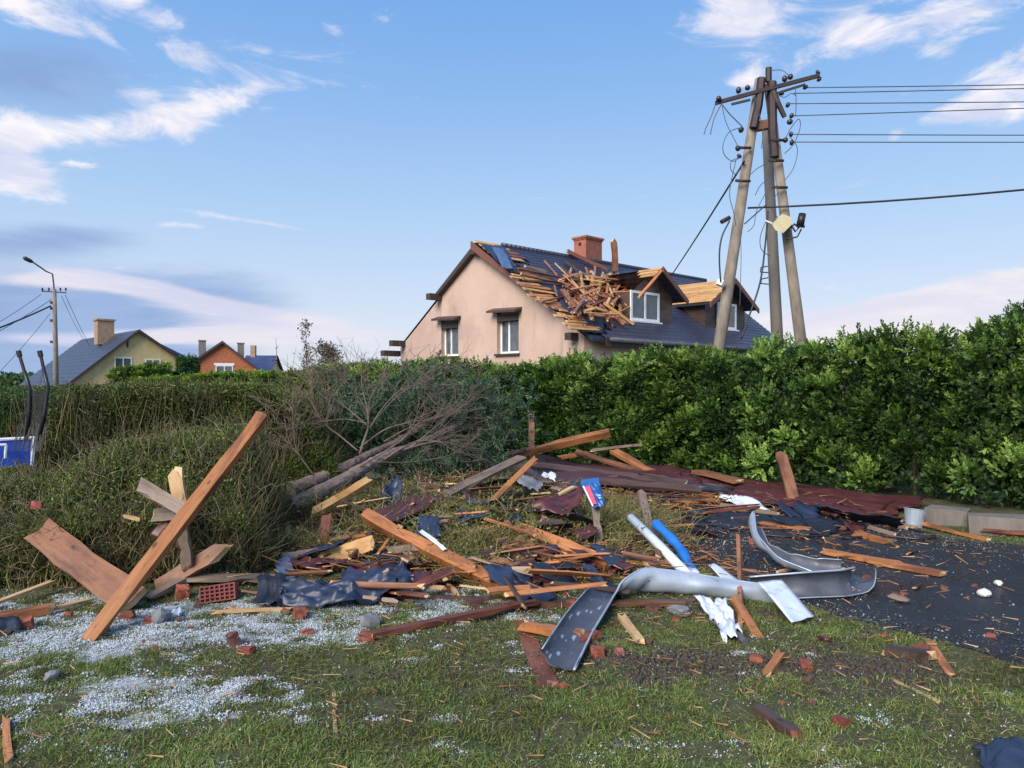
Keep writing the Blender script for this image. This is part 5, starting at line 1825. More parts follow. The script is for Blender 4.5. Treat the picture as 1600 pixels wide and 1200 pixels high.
PK('plank', P(628, 931, .02), P(1072, 940, .015), .05, .03, 'wood_dark', 'long thin dark batten lying level across the grass edge', 'plank', nseg=9, bow=.03)
PK('plank', P(592, 990, .03), P(830, 942, .05), .065, .035, 'wood_red', 'long red brown batten lying slantwise on the hail', 'plank', nseg=7, bow=.03)
PK('plank', P(828, 945, .015), P(1060, 944, .015), .05, .03, 'wood_brown', 'brown batten lying beside the long dark batten', 'plank', nseg=6)
PK('plank', Q(512, 873, 6.3), Q(574, 851, 6.4), .135, .035, 'board_yellow', 'pale nailed board above the blue felt', 'plank', ref=(0, -1, .6))
PK('plank', Q(455, 868, 6.35), Q(490, 864, 6.4), .07, .03, 'wood_grey', 'short light board above the maroon scrap', 'plank', ref=(0, -1, .6))
PK('plank', Q(510, 812, 6.9), Q(503, 868, 6.6), .09, .03, 'wood_red', 'upright red brown board left of the pale nailed board', 'plank', ref=(0, -1, .3))
PK('plank', Q(500, 797, 7.4), Q(574, 753, 8.0), .10, .07, 'board_yellow', 'yellowish plank lying beside the fallen trunk', 'plank', ref=(0, -.6, 1))
PK('plank', Q(618, 858, 6.3), Q(668, 853, 6.2), .055, .05, 'wood_grey', 'short grey stick crossing the stout orange beam', 'plank')
PK('plank', P(556, 909, .05), P(600, 893, .08), .05, .03, 'wood_brown', 'dark batten lying on the blue felt', 'plank')
PK('plank', P(685, 893, .06), P(712, 926, .03), .035, .02, 'wood_pale', 'thin pale lath beside the stout beam end', 'plank')
PK('plank', Q(640, 868, 6.1), P(665, 897, .05), .05, .03, 'wood_grey', 'grey lath leaning under the stout beam', 'plank')
PK('plank', Q(768, 827, 6.9), Q(832, 862, 6.4), .11, .04, 'wood_brown', 'weathered plank left of the yellow ended beam', 'plank', ref=(0, -.8, 1))
PK('plank', Q(772, 838, 6.7), P(862, 922, .03), .06, .04, 'wood_brown', 'brown batten running down in front of the straw tuft', 'plank')
PK('plank', Q(828, 850, 6.5), P(852, 872, .1), .06, .04, W, 'short orange offcut under the yellow ended beam', 'plank')
PK('plank', P(808, 875, .1), P(850, 862, .12), .07, .03, 'wood_red', 'red board crossing under the yellow ended beam', 'plank')
PK('plank', P(862, 872, .08), P(930, 905, .02), .035, .025, 'wood_pale', 'pale lath lying in front of the yellow ended beam', 'plank')
PK('plank', Q(860, 778, 7.6), Q(893, 762, 7.8), .06, .02, 'wood_pale', 'curved pale strip on the maroon scrap left of the package', 'plank')
PK('plank', Q(800, 722, 9.6), Q(858, 757, 8.9), .12, .05, 'wood_dark', 'dark plank stub behind the narrow batten', 'plank')
PK('plank', Q(1095, 738, 10.9), Q(1152, 752, 10.2), .22, .05, 'wood_brown', 'broad brown boards at the hedge foot left of the red sheet', 'plank')
PK('plank', P(1050, 785, .08), P(1135, 778, .06), .10, .04, 'wood_orange', 'broken orange board behind the blue pipe', 'plank')
PK('plank', P(1045, 778, .1), P(1110, 775, .1), .07, .03, 'wood_brown', 'brown lath above the broken orange board', 'plank')
PK('plank', P(960, 862, .05), P(1012, 868, .05), .16, .03, 'wood_grey', 'light flat board left of the white pipe', 'plank')
PK('log', P(1130, 792, .03), P(1210, 806, .03), .09, .09, 'wood_grey', 'mossy log at the edge of the driveway', 'log', nseg=6)
PK('plank', P(1360, 812, .03), P(1420, 824, .02), .14, .04, 'wood_grey', 'grey board lying left of the bucket', 'plank')
PK('plank', P(1450, 820, .05), P(1540, 842, .02), .06, .03, 'wood_orange', 'thin orange board on the grass verge by the kerb', 'plank')
PK('plank', P(1545, 828, .06), P(1640, 835, .06), .10, .03, 'wood_red', 'red brown board in front of the concrete block', 'plank')
PK('plank', P(1180, 990, .0), P(1150, 940, .06), .06, .03, W, 'orange splintered batten below the pale gutter', 'plank', jag=(.1, .1))
PK('plank', P(345, 956, .02), P(445, 952, .02), .035, .02, 'wood_pale', 'thin pale lath on the hail under the flat grey board', 'plank')
PK('plank', P(1188, 1112, .015), P(1240, 1146, .015), .055, .045, 'wood_dark', 'rotten dark timber end with reddish break in the foreground grass', 'plank', jag=(.03, .05), m2='wood_red')
PK('plank', P(1405, 1068, .0), P(1456, 1092, .0), .025, .015, 'wood_pale', 'pale splinter in the grass right of the rotten timber', 'plank')
PK('plank', P(1200, 1050, .01), P(1218, 1025, .03), .045, .03, W, 'small orange offcut between two red brick bits', 'plank')
PK('plank', P(975, 968, .04), P(997, 997, .02), .05, .03, 'wood_pale', 'pale broken peg in the grass right of the gutter bend', 'plank')
PK('plank', P(1455, 1010, .02), P(1478, 1045, .0), .05, .03, W, 'splintered orange stub at the lawn edge by the driveway', 'plank', jag=(.1, .1))
PK('plank', P(1400, 1018, .03), P(1445, 1024, .03), .07, .05, 'wood_dark', 'charred batten at the lawn edge with a red brick bit', 'plank')
PK('plank', P(522, 1085, .0), P(524, 1140, .0), .018, .012, 'wood_pale', 'pale sliver stuck in the foreground grass', 'plank')
PK('plank', P(10, 1130, .02), P(14, 1185, .01), .03, .02, W, 'orange splinter at the lower left corner', 'plank')
PK('plank', P(235, 1180, .01), P(300, 1172, .01), .025, .015, 'wood_pale', 'pale splinter near the bottom left', 'plank') if False else None

# unnumbered small boards strewn over the rubble heap
rs = random.Random(77)
GS, LS = 'small boards strewn over the rubble heap', 'small splintered board lying loose in the rubble heap'
zones = [(470, 640, 840, 935, 34, 'by the blue felt'), (640, 820, 830, 930, 34, 'around the stout beam end'), (790, 940, 850, 925, 34, 'behind the bent gutter'), (840, 1090, 745, 790, 34, 'among the dark planks by the hedge'),
         (1000, 1160, 760, 800, 24, 'beside the white foam scrap'), (1150, 1420, 800, 830, 18, 'along the red sheet edge'), (375, 480, 905, 955, 8, 'near the hollow block'), (960, 1080, 800, 890, 16, 'by the pale pipe'), (1060, 1500, 830, 930, 20, 'on the asphalt'), (560, 900, 745, 830, 60, 'in the straw tufts'), (480, 660, 790, 860, 26, 'between the yellowish plank and the blue felt'), (760, 960, 805, 870, 24, 'below the blue package')]
CN = {'wood_orange': 'orange', 'wood_red': 'red brown', 'wood_brown': 'brown', 'wood_grey': 'grey', 'wood_pale': 'pale', 'wood_dark': 'dark'}
for (xa, xb, ya, yb, n, zn) in zones:
    for i in range(n):
        px, py = rs.uniform(xa, xb), rs.uniform(ya, yb)
        c = P(px, py, rs.uniform(.02, .16) if zn not in ('on the asphalt', 'near the hollow block', 'along the red sheet edge') else .02)
        if zn == 'in the straw tufts':
            c = P(px, py, rs.uniform(.12, .26))
        a = rs.gauss(0, .8)
        l = rs.choice([.14, .22, .32, .5, .65]) * rs.uniform(.7, 1.15)
        if zn in ('on the asphalt', 'near the hollow block'):
            l *= .5
        d = Vector((math.cos(a), math.sin(a), rs.uniform(-.2, .2) if zn != 'on the asphalt' else 0)) * l / 2
        mm = rs.choice(['wood_orange', 'wood_red', 'wood_brown', 'wood_grey', 'wood_pale', 'wood_dark', 'wood_red', 'wood_brown', 'wood_dark'])
        plank('small_board', c - d, c + d, rs.uniform(.02, .065), rs.uniform(.008, .02), mm, 'small %s splintered board lying loose %s' % (CN[mm], zn), 'board', GS, rs.uniform(-.8, .8), (.04, .07), nseg=2, seed=rs.randrange(10 ** 6))


# ------------------------------------------------------------------ sheets, felt, gutters
def sheet(name, corners, m, label, cat, nx=22, ny=18, **k):
    return tag(sheet_mesh(name, corners, nx, ny, M[m], **k), label, cat)


sheet('metal_sheet', [P(1075, 770, .10), P(1400, 812, .03), Q(1445, 782, 9.6), Q(1090, 738, 11.2)], 'maroon', 'large red brown roof sheet lying along the foot of the hedge', 'roof sheet', 60, 30, amp=.05, freq=4, seed=1, rib=.008, ribn=9, torn=.12)
sheet('metal_sheet', [P(800, 756, .06), P(1085, 775, .06), Q(1085, 738, 11.4), Q(835, 712, 13.2)], 'maroon', 'dark maroon roof sheet buried under planks in the middle of the rubble', 'roof sheet', 50, 26, amp=.09, freq=4, seed=2, rib=.008, ribn=9)
sheet('metal_sheet', [Q(565, 812, 6.95), Q(610, 818, 6.85), Q(700, 776, 7.7), Q(640, 775, 7.7)], 'maroon', 'ribbed maroon sheet behind the stout orange beam', 'roof sheet', 16, 40, amp=.02, freq=3, seed=3, rib=.0, torn=.08)
sheet('metal_sheet', [Q(452, 880, 6.15), Q(505, 905, 5.95), Q(520, 876, 6.1), Q(470, 866, 6.3)], 'maroon', 'torn maroon scrap lying on the blue felt', 'roof sheet', 16, 14, amp=.03, freq=3, seed=4, torn=.25)
sheet('metal_sheet', [Q(820, 795, 7.15), Q(890, 808, 7.0), Q(915, 768, 7.5), Q(850, 778, 7.5)], 'maroon', 'bent maroon scrap left of the blue package', 'roof sheet', 20, 16, amp=.07, freq=4, seed=5, torn=.2)
sheet('metal_sheet', [Q(645, 748, 8.8), Q(680, 768, 8.3), Q(694, 758, 8.5), Q(655, 738, 9.0)], 'maroon', 'small red brown scrap right of the fallen trunks', 'roof sheet', 12, 10, amp=.02, freq=3, seed=6, torn=.2)
sheet('metal_sheet', [P(945, 875, .05), P(980, 885, .04), P(990, 860, .08), P(955, 852, .1)], 'maroon', 'maroon scrap right of the yellow ended beam', 'roof sheet', 12, 12, amp=.03, freq=3, seed=7, torn=.25)
sheet('metal_sheet', [Q(236, 838, 5.66), Q(250, 842, 5.62), Q(274, 808, 5.7), Q(262, 802, 5.75)], 'maroon', 'small maroon scrap hanging under the crossing of the leaning beam', 'roof sheet', 8, 10, amp=.02, freq=3, seed=8, torn=.1)
sheet('roofing_felt', [P(425, 945, .03), P(600, 940, .05), P(652, 905, .12), P(440, 912, .12)], 'felt', 'long crumpled blue black felt along the edge of the hail', 'roofing felt', 50, 22, amp=.075, freq=6, seed=11, torn=.2)
sheet('roofing_felt', [P(530, 915, .12), P(640, 922, .10), Q(640, 868, 6.4), Q(555, 880, 6.3)], 'felt', 'broad blue black felt between the pale board and the stout beam', 'roofing felt', 36, 26, amp=.06, freq=5, seed=12, torn=.25)
sheet('roofing_felt', [Q(448, 940, 5.72), Q(472, 935, 5.72), Q(452, 868, 6.2), Q(428, 876, 6.2)], 'felt_blue', 'lighter blue felt strip hanging left of the maroon scrap', 'roofing felt', 12, 24, amp=.02, freq=3, seed=13, torn=.08)
sheet('roofing_felt', [P(395, 950, .02), P(440, 945, .04), P(450, 905, .12), P(410, 900, .12)], 'felt_dark', 'black felt scrap at the end of the flat grey board', 'roofing felt', 16, 14, amp=.05, freq=4, seed=14, torn=.25)
sheet('roofing_felt', [Q(592, 796, 7.5), Q(630, 782, 7.7), Q(625, 752, 8.0), Q(598, 764, 7.9)], 'felt', 'crumpled dark felt beside the yellowish plank', 'roofing felt', 18, 18, amp=.09, freq=4, seed=15, torn=.2)
sheet('roofing_felt', [Q(650, 838, 6.5), Q(690, 842, 6.4), Q(685, 806, 6.8), Q(655, 806, 6.9)], 'felt', 'dark blue felt flap above the stout orange beam', 'roofing felt', 16, 16, amp=.05, freq=4, seed=16, torn=.2)
sheet('roofing_felt', [P(1110, 815, .02), P(1300, 838, .015), P(1330, 818, .04), P(1100, 795, .05)], 'felt_dark', 'black felt sheet lying flat on the driveway under the boards', 'roofing felt', 40, 16, amp=.025, freq=5, seed=17, torn=.25)
sheet('roofing_felt', [P(1525, 1178, .02), P(1560, 1235, .02), P(1680, 1200, .02), P(1590, 1150, .05)], 'felt', 'dark blue felt scrap in the lower right corner', 'roofing felt', 20, 18, amp=.04, freq=4, seed=18, torn=.25)
sheet('roofing_felt', [P(985, 752, .2), P(1130, 772, .12), P(1150, 762, .2), P(1010, 742, .3)], 'felt_dark', 'black felt folded under the dark planks by the hedge', 'roofing felt', 26, 14, amp=.06, freq=4, seed=19, torn=.25)
sheet('roofing_felt', [P(-40, 1000, .03), P(30, 985, .03), P(25, 965, .06), P(-40, 970, .08)], 'felt_dark', 'black felt scrap at the left edge on the hail', 'roofing felt', 14, 12, amp=.04, freq=4, seed=20, torn=.25)
sheet('plastic_sheet', [P(1088, 940, .08), P(1130, 1000, .02), P(1160, 992, .02), P(1132, 935, .1)], 'white_sheet', 'crumpled white sheet hanging below the pale gutter', 'plastic sheet', 22, 26, amp=.05, freq=5, seed=21, torn=.25)
sheet('flashing', [Q(1184, 910, 5.32), Q(1221, 906, 5.35), P(1272, 963, .035), P(1236, 973, .035)], 'white_sheet', 'flat white flashing sheet lying over the pale gutter onto the grass', 'metal flashing', 8, 16, amp=.008, freq=2, seed=22, torn=.02, th=.004)
sheet('flashing', [P(1108, 884, .10), P(1116, 880, .11), P(1162, 912, .05), P(1140, 918, .05)], 'white_sheet', 'narrow white flashing strip behind the pale gutter', 'metal flashing', 6, 12, amp=.008, freq=2, seed=23, torn=.02, th=.004)
sheet('plastic_sheet', [P(1125, 778, .10), P(1165, 796, .05), P(1205, 797, .05), P(1150, 772, .14)], 'white_sheet', 'white foam sheet scrap at the corner of the red sheet', 'plastic sheet', 16, 14, amp=.05, freq=4, seed=24, torn=.25)
sheet('plastic_sheet', [Q(845, 745, 9.3), Q(868, 752, 9.0), Q(870, 742, 9.2), Q(850, 737, 9.5)], 'white_sheet', 'small white scrap behind the narrow batten', 'plastic sheet', 10, 10, amp=.03, freq=4, seed=25, torn=.25)
sheet('plastic_sheet', [Q(805, 752, 8.5), Q(840, 768, 8.0), Q(850, 755, 8.3), Q(812, 740, 8.8)], 'stone', 'grey torn membrane right of the long light plank', 'plastic sheet', 14, 10, amp=.04, freq=4, seed=26, torn=.25)
sheet('flashing', [Q(655, 832, 6.3), Q(660, 828, 6.35), Q(698, 858, 6.0), Q(692, 862, 6.0)], 'white_sheet', 'white curved trim lying against the stout orange beam', 'metal flashing', 6, 14, amp=.015, freq=2, seed=27, torn=.02)

# torn scraps of maroon roofing and black felt among the timber
rq_ = random.Random(41)
SZ = [(480, 650, 845, 930, 16, 'by the blue felt'), (640, 830, 835, 915, 20, 'around the stout beam end'), (840, 1080, 745, 800, 20, 'among the dark planks by the hedge'), (800, 990, 860, 915, 14, 'behind the bent gutter'), (1060, 1400, 790, 830, 14, 'along the red sheet edge'), (560, 720, 760, 830, 14, 'by the ribbed maroon sheet'), (700, 930, 755, 835, 22, 'in the straw tufts')]
for (xa, xb, ya, yb, n_, zn) in SZ:
    for i in range(n_):
        c = P(rq_.uniform(xa, xb), rq_.uniform(ya, yb), rq_.uniform(.03, .10) if zn != 'in the straw tufts' else rq_.uniform(.14, .25))
        a = rq_.uniform(0, math.pi)
        l, w2 = rq_.uniform(.07, .28), rq_.uniform(.05, .17)
        e1 = Vector((math.cos(a), math.sin(a), rq_.uniform(-.3, .3))) * l
        e2 = Vector((-math.sin(a), math.cos(a), rq_.uniform(-.2, .5))) * w2
        mm = rq_.choice(['maroon', 'maroon', 'felt', 'felt_dark', 'felt'])
        o = sheet_mesh('roof_scrap', [c - e1 - e2, c + e1 - e2, c + e1 + e2, c - e1 + e2], 8, 7, M[mm], amp=.03, freq=3, seed=50 + i + int(xa), torn=.35, th=.004)
        tag(o, 'torn %s roofing scrap lying %s' % ({'maroon': 'maroon', 'felt': 'blue black', 'felt_dark': 'black'}[mm], zn), 'roof scrap', 'torn roofing scraps in the rubble')

# the blue and red package on the tuft
pk = tag(empty('package', tuple(Q(928, 775, 6.95))), 'torn blue package with red stripe lying on the straw tuft', 'package')
oK = Vector(pk.location)
g4 = [Q(908, 757, 7.1), Q(936, 754, 7.1), Q(946, 790, 6.9), Q(926, 794, 6.85)]
bod = MB()
n = 7
grid = []
for j in range(n):
    for i in range(n):
        u, v_ = i / (n - 1), j / (n - 1)
        q = g4[0] * (1 - u) * (1 - v_) + g4[1] * u * (1 - v_) + g4[2] * u * v_ + g4[3] * (1 - u) * v_
        q = q + Vector((0, -1, .4)) * (.05 * math.sin(math.pi * u) * (1 - .4 * v_) + .012 * math.sin(i * 2.3 + j * 1.7)) - oK
        grid.append(q)
fs = [(j * n + i, j * n + i + n, j * n + i + n + 1, j * n + i + 1) for j in range(n - 1) for i in range(n - 1)]
bk = [q + Vector((.01, .12, .03)) for q in (grid[0], grid[n - 1], grid[-1], grid[n * n - n])]
bod.add(grid, fs)
for ring in ([k_ for k_ in range(n)],):
    pass
b0 = len(bod.v)
bod.v += [tuple(q) for q in bk]
edge = [(list(range(n)), b0, b0 + 1), ([n * k_ + n - 1 for k_ in range(n)], b0 + 1, b0 + 2), ([n * n - 1 - k_ for k_ in range(n)], b0 + 2, b0 + 3), ([n * (n - 1 - k_) for k_ in range(n)], b0 + 3, b0)]
for e, i0, i1 in edge:
    bod.f.append(tuple(e[::1]) + (i1, i0))
    bod.m.append(0)
bod.f.append((b0, b0 + 1, b0 + 2, b0 + 3))
bod.m.append(0)
bod.build('wrapper', simple('blue wrapper', (.02, .09, .30), (.03, .15, .42), 6, .35, b=.3), pk)


def patch(name, ulist, vlist, m, off=.004):
    mb = MB()
    vs = []
    for v_ in vlist:
        for u in ulist:
            q = g4[0] * (1 - u) * (1 - v_) + g4[1] * u * (1 - v_) + g4[2] * u * v_ + g4[3] * (1 - u) * v_
            q = q + Vector((0, -1, .4)) * (.05 * math.sin(math.pi * u) * (1 - .4 * v_) + .018 + off) - oK
            vs.append(q)
    a, b = len(ulist), len(vlist)
    mb.add(vs, [(j * a + i, j * a + i + a, j * a + i + a + 1, j * a + i + 1) for j in range(b - 1) for i in range(a - 1)])
    mb.build(name, m, pk)


patch('red_stripe', [.08, .2, .34], [.15, .4, .65, .9], M['red_print'])
patch('white_edge', [.0, .04, .08], [.1, .4, .7, .95], M['white_edge'])
patch('white_print', [.62, .72, .82], [.55, .62], M['white_edge'])
patch('white_print', [.60, .70, .80], [.66, .72], M['white_edge'])


# half round gutters
def gutter(name, path, ups, r, label, squash=None, seg=10):
    """path of world points, ups the direction the open side faces at each point; squash 0..1 flattens"""
    root = tag(empty(name, tuple(path[0])), label, 'gutter')
    o0_ = Vector(path[0])
    sq = squash or [0] * len(path)
    pp, uu, ss = [], [], []
    for i in range(len(path) - 1):
        for j in range(6):
            t = j / 6
            pp.append(path[i].lerp(path[i + 1], t))
            uu.append(Vector(ups[i]).lerp(Vector(ups[i + 1]), t))
            ss.append(sq[i] + (sq[i + 1] - sq[i]) * t)
    pp.append(path[-1])
    uu.append(Vector(ups[-1]))
    ss.append(sq[-1])
    # soften corners
    q2 = [pp[0]] + [(pp[i - 1] + pp[i] * 2 + pp[i + 1]) / 4 for i in range(1, len(pp) - 1)] + [pp[-1]]
    pp = q2
    n_ = len(pp)
    inn, outr, bead = MB(), MB(), MB()
    ri, ro, bl, br_ = [], [], [], []
    for i, p in enumerate(pp):
        t = (pp[min(i + 1, n_ - 1)] - pp[max(i - 1, 0)]).normalized()
        u = uu[i] - t * uu[i].dot(t)
        u = u.normalized() if u.length > 1e-4 else t.orthogonal().normalized()
        s = t.cross(u)
        w_ = 1 + .35 * ss[i]
        dp = 1 - .75 * ss[i]
        for k_ in range(seg + 1):
            a = math.pi * k_ / seg
            q = p + s * (math.cos(a) * r * w_) - u * (math.sin(a) * r * dp) + u * (.012 * math.sin(i * 1.9 + k_))* ss[i] - o0_
            dent = u * (.011 * math.sin(i * .9 + k_ * .7) * math.sin(i * .37 + 1) + .006 * math.sin(i * 2.7 + k_ * 1.9) * ss[i])
            dent = dent + u * random.uniform(-.004, .004) * (.4 + ss[i])
            q = q + dent
            ri.append(q)
            q = p + s * (math.cos(a) * (r + .004) * w_) - u * (math.sin(a) * (r + .004) * dp + .003) + u * (.012 * math.sin(i * 1.9 + k_)) * ss[i] - o0_ + dent
            ro.append(q)
        bl.append(p + s * r * w_ - o0_)
        br_.append(p - s * r * w_ - o0_)
    m_ = seg + 1
    fi = [(i * m_ + k_, i * m_ + k_ + 1, (i + 1) * m_ + k_ + 1, (i + 1) * m_ + k_) for i in range(n_ - 1) for k_ in range(seg)]
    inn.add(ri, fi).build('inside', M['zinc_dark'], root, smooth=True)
    outr.add(ro, [f[::-1] for f in fi]).build('outside', M['zinc'], root, smooth=True)
    bead.tube(bl, .008, 6).build('bead', M['zinc'], root, smooth=True)
    bead2 = MB().tube(br_, .005, 5).build('rim', M['zinc'], root, smooth=True)
    return root


gutter('gutter', [P(872, 1030, .09), P(905, 972, .115), Q(944, 918, 5.35), Q(1005, 904, 5.5), Q(1060, 909, 5.52), Q(1130, 919, 5.5), Q(1215, 929, 5.45)],
       [(.30, -.55, .8), (.30, -.5, .85), (.2, .3, .9), (0, .97, .25), (0, 1, .2), (0, .95, .35), (0, .85, .5)], .080, 'long pale grey gutter bent down at its left end onto the grass', [.75, .6, .55, .3, .1, 0, 0])
gutter('gutter', [Q(1184, 812, 6.9), Q(1192, 842, 6.55), Q(1225, 868, 6.25), Q(1275, 884, 6.05), Q(1318, 888, 6.0)],
       [(.8, -.5, .3), (.6, -.5, .5), (.3, -.5, .85), (.1, -.5, .85), (0, -.5, .85)], .088, 'grey gutter piece curling up from the driveway', [.2, .1, .2, .2, .4])
gutter('gutter', [Q(1348, 890, 5.85), Q(1346, 906, 5.6), Q(1320, 911, 5.48), Q(1260, 914, 5.45), Q(1175, 920, 5.5)],
       [(-.5, -.8, .3), (-.3, -1, .25), (-.05, -1, .25), (0, -1, .3), (0, -.9, .5)], .085, 'dark open gutter lying on its side right of the white flashing', [.3, .4, .3, .15, .1])
# pipes
o = MB().tube([Q(986, 809, 7.1), Q(1030, 852, 6.55), Q(1078, 902, 5.85)], .042, 10).build('white_pipe', M['white_sheet'], smooth=True, origin=tuple(Q(1030, 852, 6.6)))
tag(o, 'pale grey pipe slanting down behind the gutter', 'pipe')
bp = smooth_line([Q(1024, 818, 7.0), Q(1045, 838, 6.75), Q(1066, 862, 6.5), Q(1080, 890, 6.25), Q(1094, 910, 6.1)], 5)
ro_ = tag(empty('blue_pipe', tuple(bp[0])), 'bright blue plastic pipe beside the pale pipe', 'pipe')
MB().tube([p - bp[0] for p in bp[:-4]], [.046 + .006 * math.sin(i * 1.3) + .004 * math.sin(i * 3.1) for i in range(len(bp) - 4)], 10).build('sleeve', M['plastic_blue'], ro_, smooth=True)
MB().tube([p - bp[0] for p in bp[-5:]], [.05, .05, .048, .047, .045], 10).build('pale_end', M['white_sheet'], ro_, smooth=True)
o = MB().tube([P(1142, 985, .03), P(1165, 1003, .02)], .022, 8).build('pipe_end', M['zinc_dark'], origin=tuple(P(1142, 985, .03)))
tag(o, 'short dark pipe end below the white sheet', 'pipe')
# cables on the driveway
for pl, lb in (([(1060, 800), (1130, 806), (1200, 822), (1260, 820), (1330, 812)], 'black hose lying along the edge of the driveway'), ([(1420, 826), (1460, 836), (1440, 842), (1380, 838), (1300, 842)], 'black cable looping on the asphalt by the bucket'), ([(1080, 812), (1150, 828), (1220, 838), (1300, 836)], 'second black hose on the driveway nearer the camera')):
    l = smooth_line([P(a, b, .02) for a, b in pl], 6)
    tag(MB().tube(l, .014, 6).build('hose', M['rubber'], smooth=True, origin=tuple(l[0])), lb, 'hose')
# bucket
bu = tag(empty('bucket', tuple(P(1428, 824, 0))), 'grey metal bucket standing by the kerb', 'bucket')
bb = MB()
S = 18
for (ra, za, rb_, zb) in ((.085, 0, .115, .2), (.105, .2, .078, .02)):
    vs = [(ra * math.cos(2 * math.pi * k_ / S), ra * math.sin(2 * math.pi * k_ / S), za) for k_ in range(S)] + [(rb_ * math.cos(2 * math.pi * k_ / S), rb_ * math.sin(2 * math.pi * k_ / S), zb) for k_ in range(S)]
    bb.add(vs, [(k_, (k_ + 1) % S, S + (k_ + 1) % S, S + k_) for k_ in range(S)] + [tuple(range(S))[::-1] if za == 0 else tuple(range(S, 2 * S))])
bb.build('body', M['zinc'], bu, smooth=False)
MB().tube([(.115 * math.cos(2 * math.pi * k_ / 18), .115 * math.sin(2 * math.pi * k_ / 18), .2) for k_ in range(19)], .006, 5).build('rim', M['zinc'], bu)
bu.rotation_euler = (rad(-6), rad(8), 0)
# concrete blocks at the right, under the hedge
for i, (a, b_, lb) in enumerate((((1515, 834), (1620, 840), 'low concrete block under the hedge at the right edge'), ((1445, 818), (1512, 824), 'dark low block under the hedge beside the bucket'))):
    p0, p1 = P(*a, 0), P(*b_, 0)
    d = (p1 - p0).normalized()
    n_ = Vector((-d.y, d.x, 0))
    mb = MB()
    vs = []
    for z in (-.02, .17):
        for q in (p0, p1, p1 + n_ * .3, p0 + n_ * .3):
            vs.append(q - p0 + Vector((0, 0, z)) + Vector((random.uniform(-.015, .015), random.uniform(-.015, .015), random.uniform(-.01, .01))))
    mb.add(vs, [(3, 2, 1, 0), (4, 5, 6, 7), (0, 1, 5, 4), (1, 2, 6, 5), (2, 3, 7, 6), (3, 0, 4, 7)])
    o = mb.build('concrete_block', M['concrete_dark'])
    o.location = (p0.x, p0.y, 0)
    tag(o, lb, 'concrete block')


# ------------------------------------------------------------------ bricks and stones
def chunk(name, p, size, m, label, cat, group=None, rot=None, rough=.14, sub=1, seed=None):
    """broken brick or stone: a box with knocked off corners"""
    r_ = random.Random(seed if seed is not None else random.randrange(10 ** 6))
    bm = bmesh.new()
    bmesh.ops.create_cube(bm, size=1)
    bmesh.ops.subdivide_edges(bm, edges=bm.edges[:], cuts=sub, use_grid_fill=True)
    for v in bm.verts:
        corner = sum(abs(abs(q) - .5) < .01 for q in v.co) == 3
        k_ = 1 - (r_.uniform(.05, .35) if corner and r_.random() < .55 else .04)
        v.co = Vector((v.co.x * size[0], v.co.y * size[1], v.co.z * size[2])) * k_ + Vector((r_.gauss(0, 1) * size[0], r_.gauss(0, 1) * size[1], r_.gauss(0, 1) * size[2])) * rough * .25
    me = bpy.data.meshes.new(name)
    bm.to_mesh(me)
    bm.free()
    me.materials.append(m)
    o = link(name, me)
    o.location = p
    o.rotation_euler = rot if rot else (r_.uniform(-.25, .25), r_.uniform(-.25, .25), r_.uniform(0, 6.28))
    return tag(o, label, cat, group)


def rock(name, p, size, m, label, cat, seed=0):
    r_ = random.Random(seed)
    bm = bmesh.new()
    bmesh.ops.create_icosphere(bm, subdivisions=2, radius=.5)
    for v in bm.verts:
        k_ = 1 + .28 * (float(vnoise(v.co.x * 3 + seed, v.co.y * 3 + v.co.z * 2.3, seed)) - .5) * 2
        v.co = Vector((v.co.x * size[0], v.co.y * size[1], v.co.z * size[2])) * k_
    me = bpy.data.meshes.new(name)
    bm.to_mesh(me)
    bm.free()
    me.materials.append(m)
    o = link(name, me)
    o.location = p
    o.rotation_euler = (0, 0, r_.uniform(0, 6))
    return tag(o, label, cat)


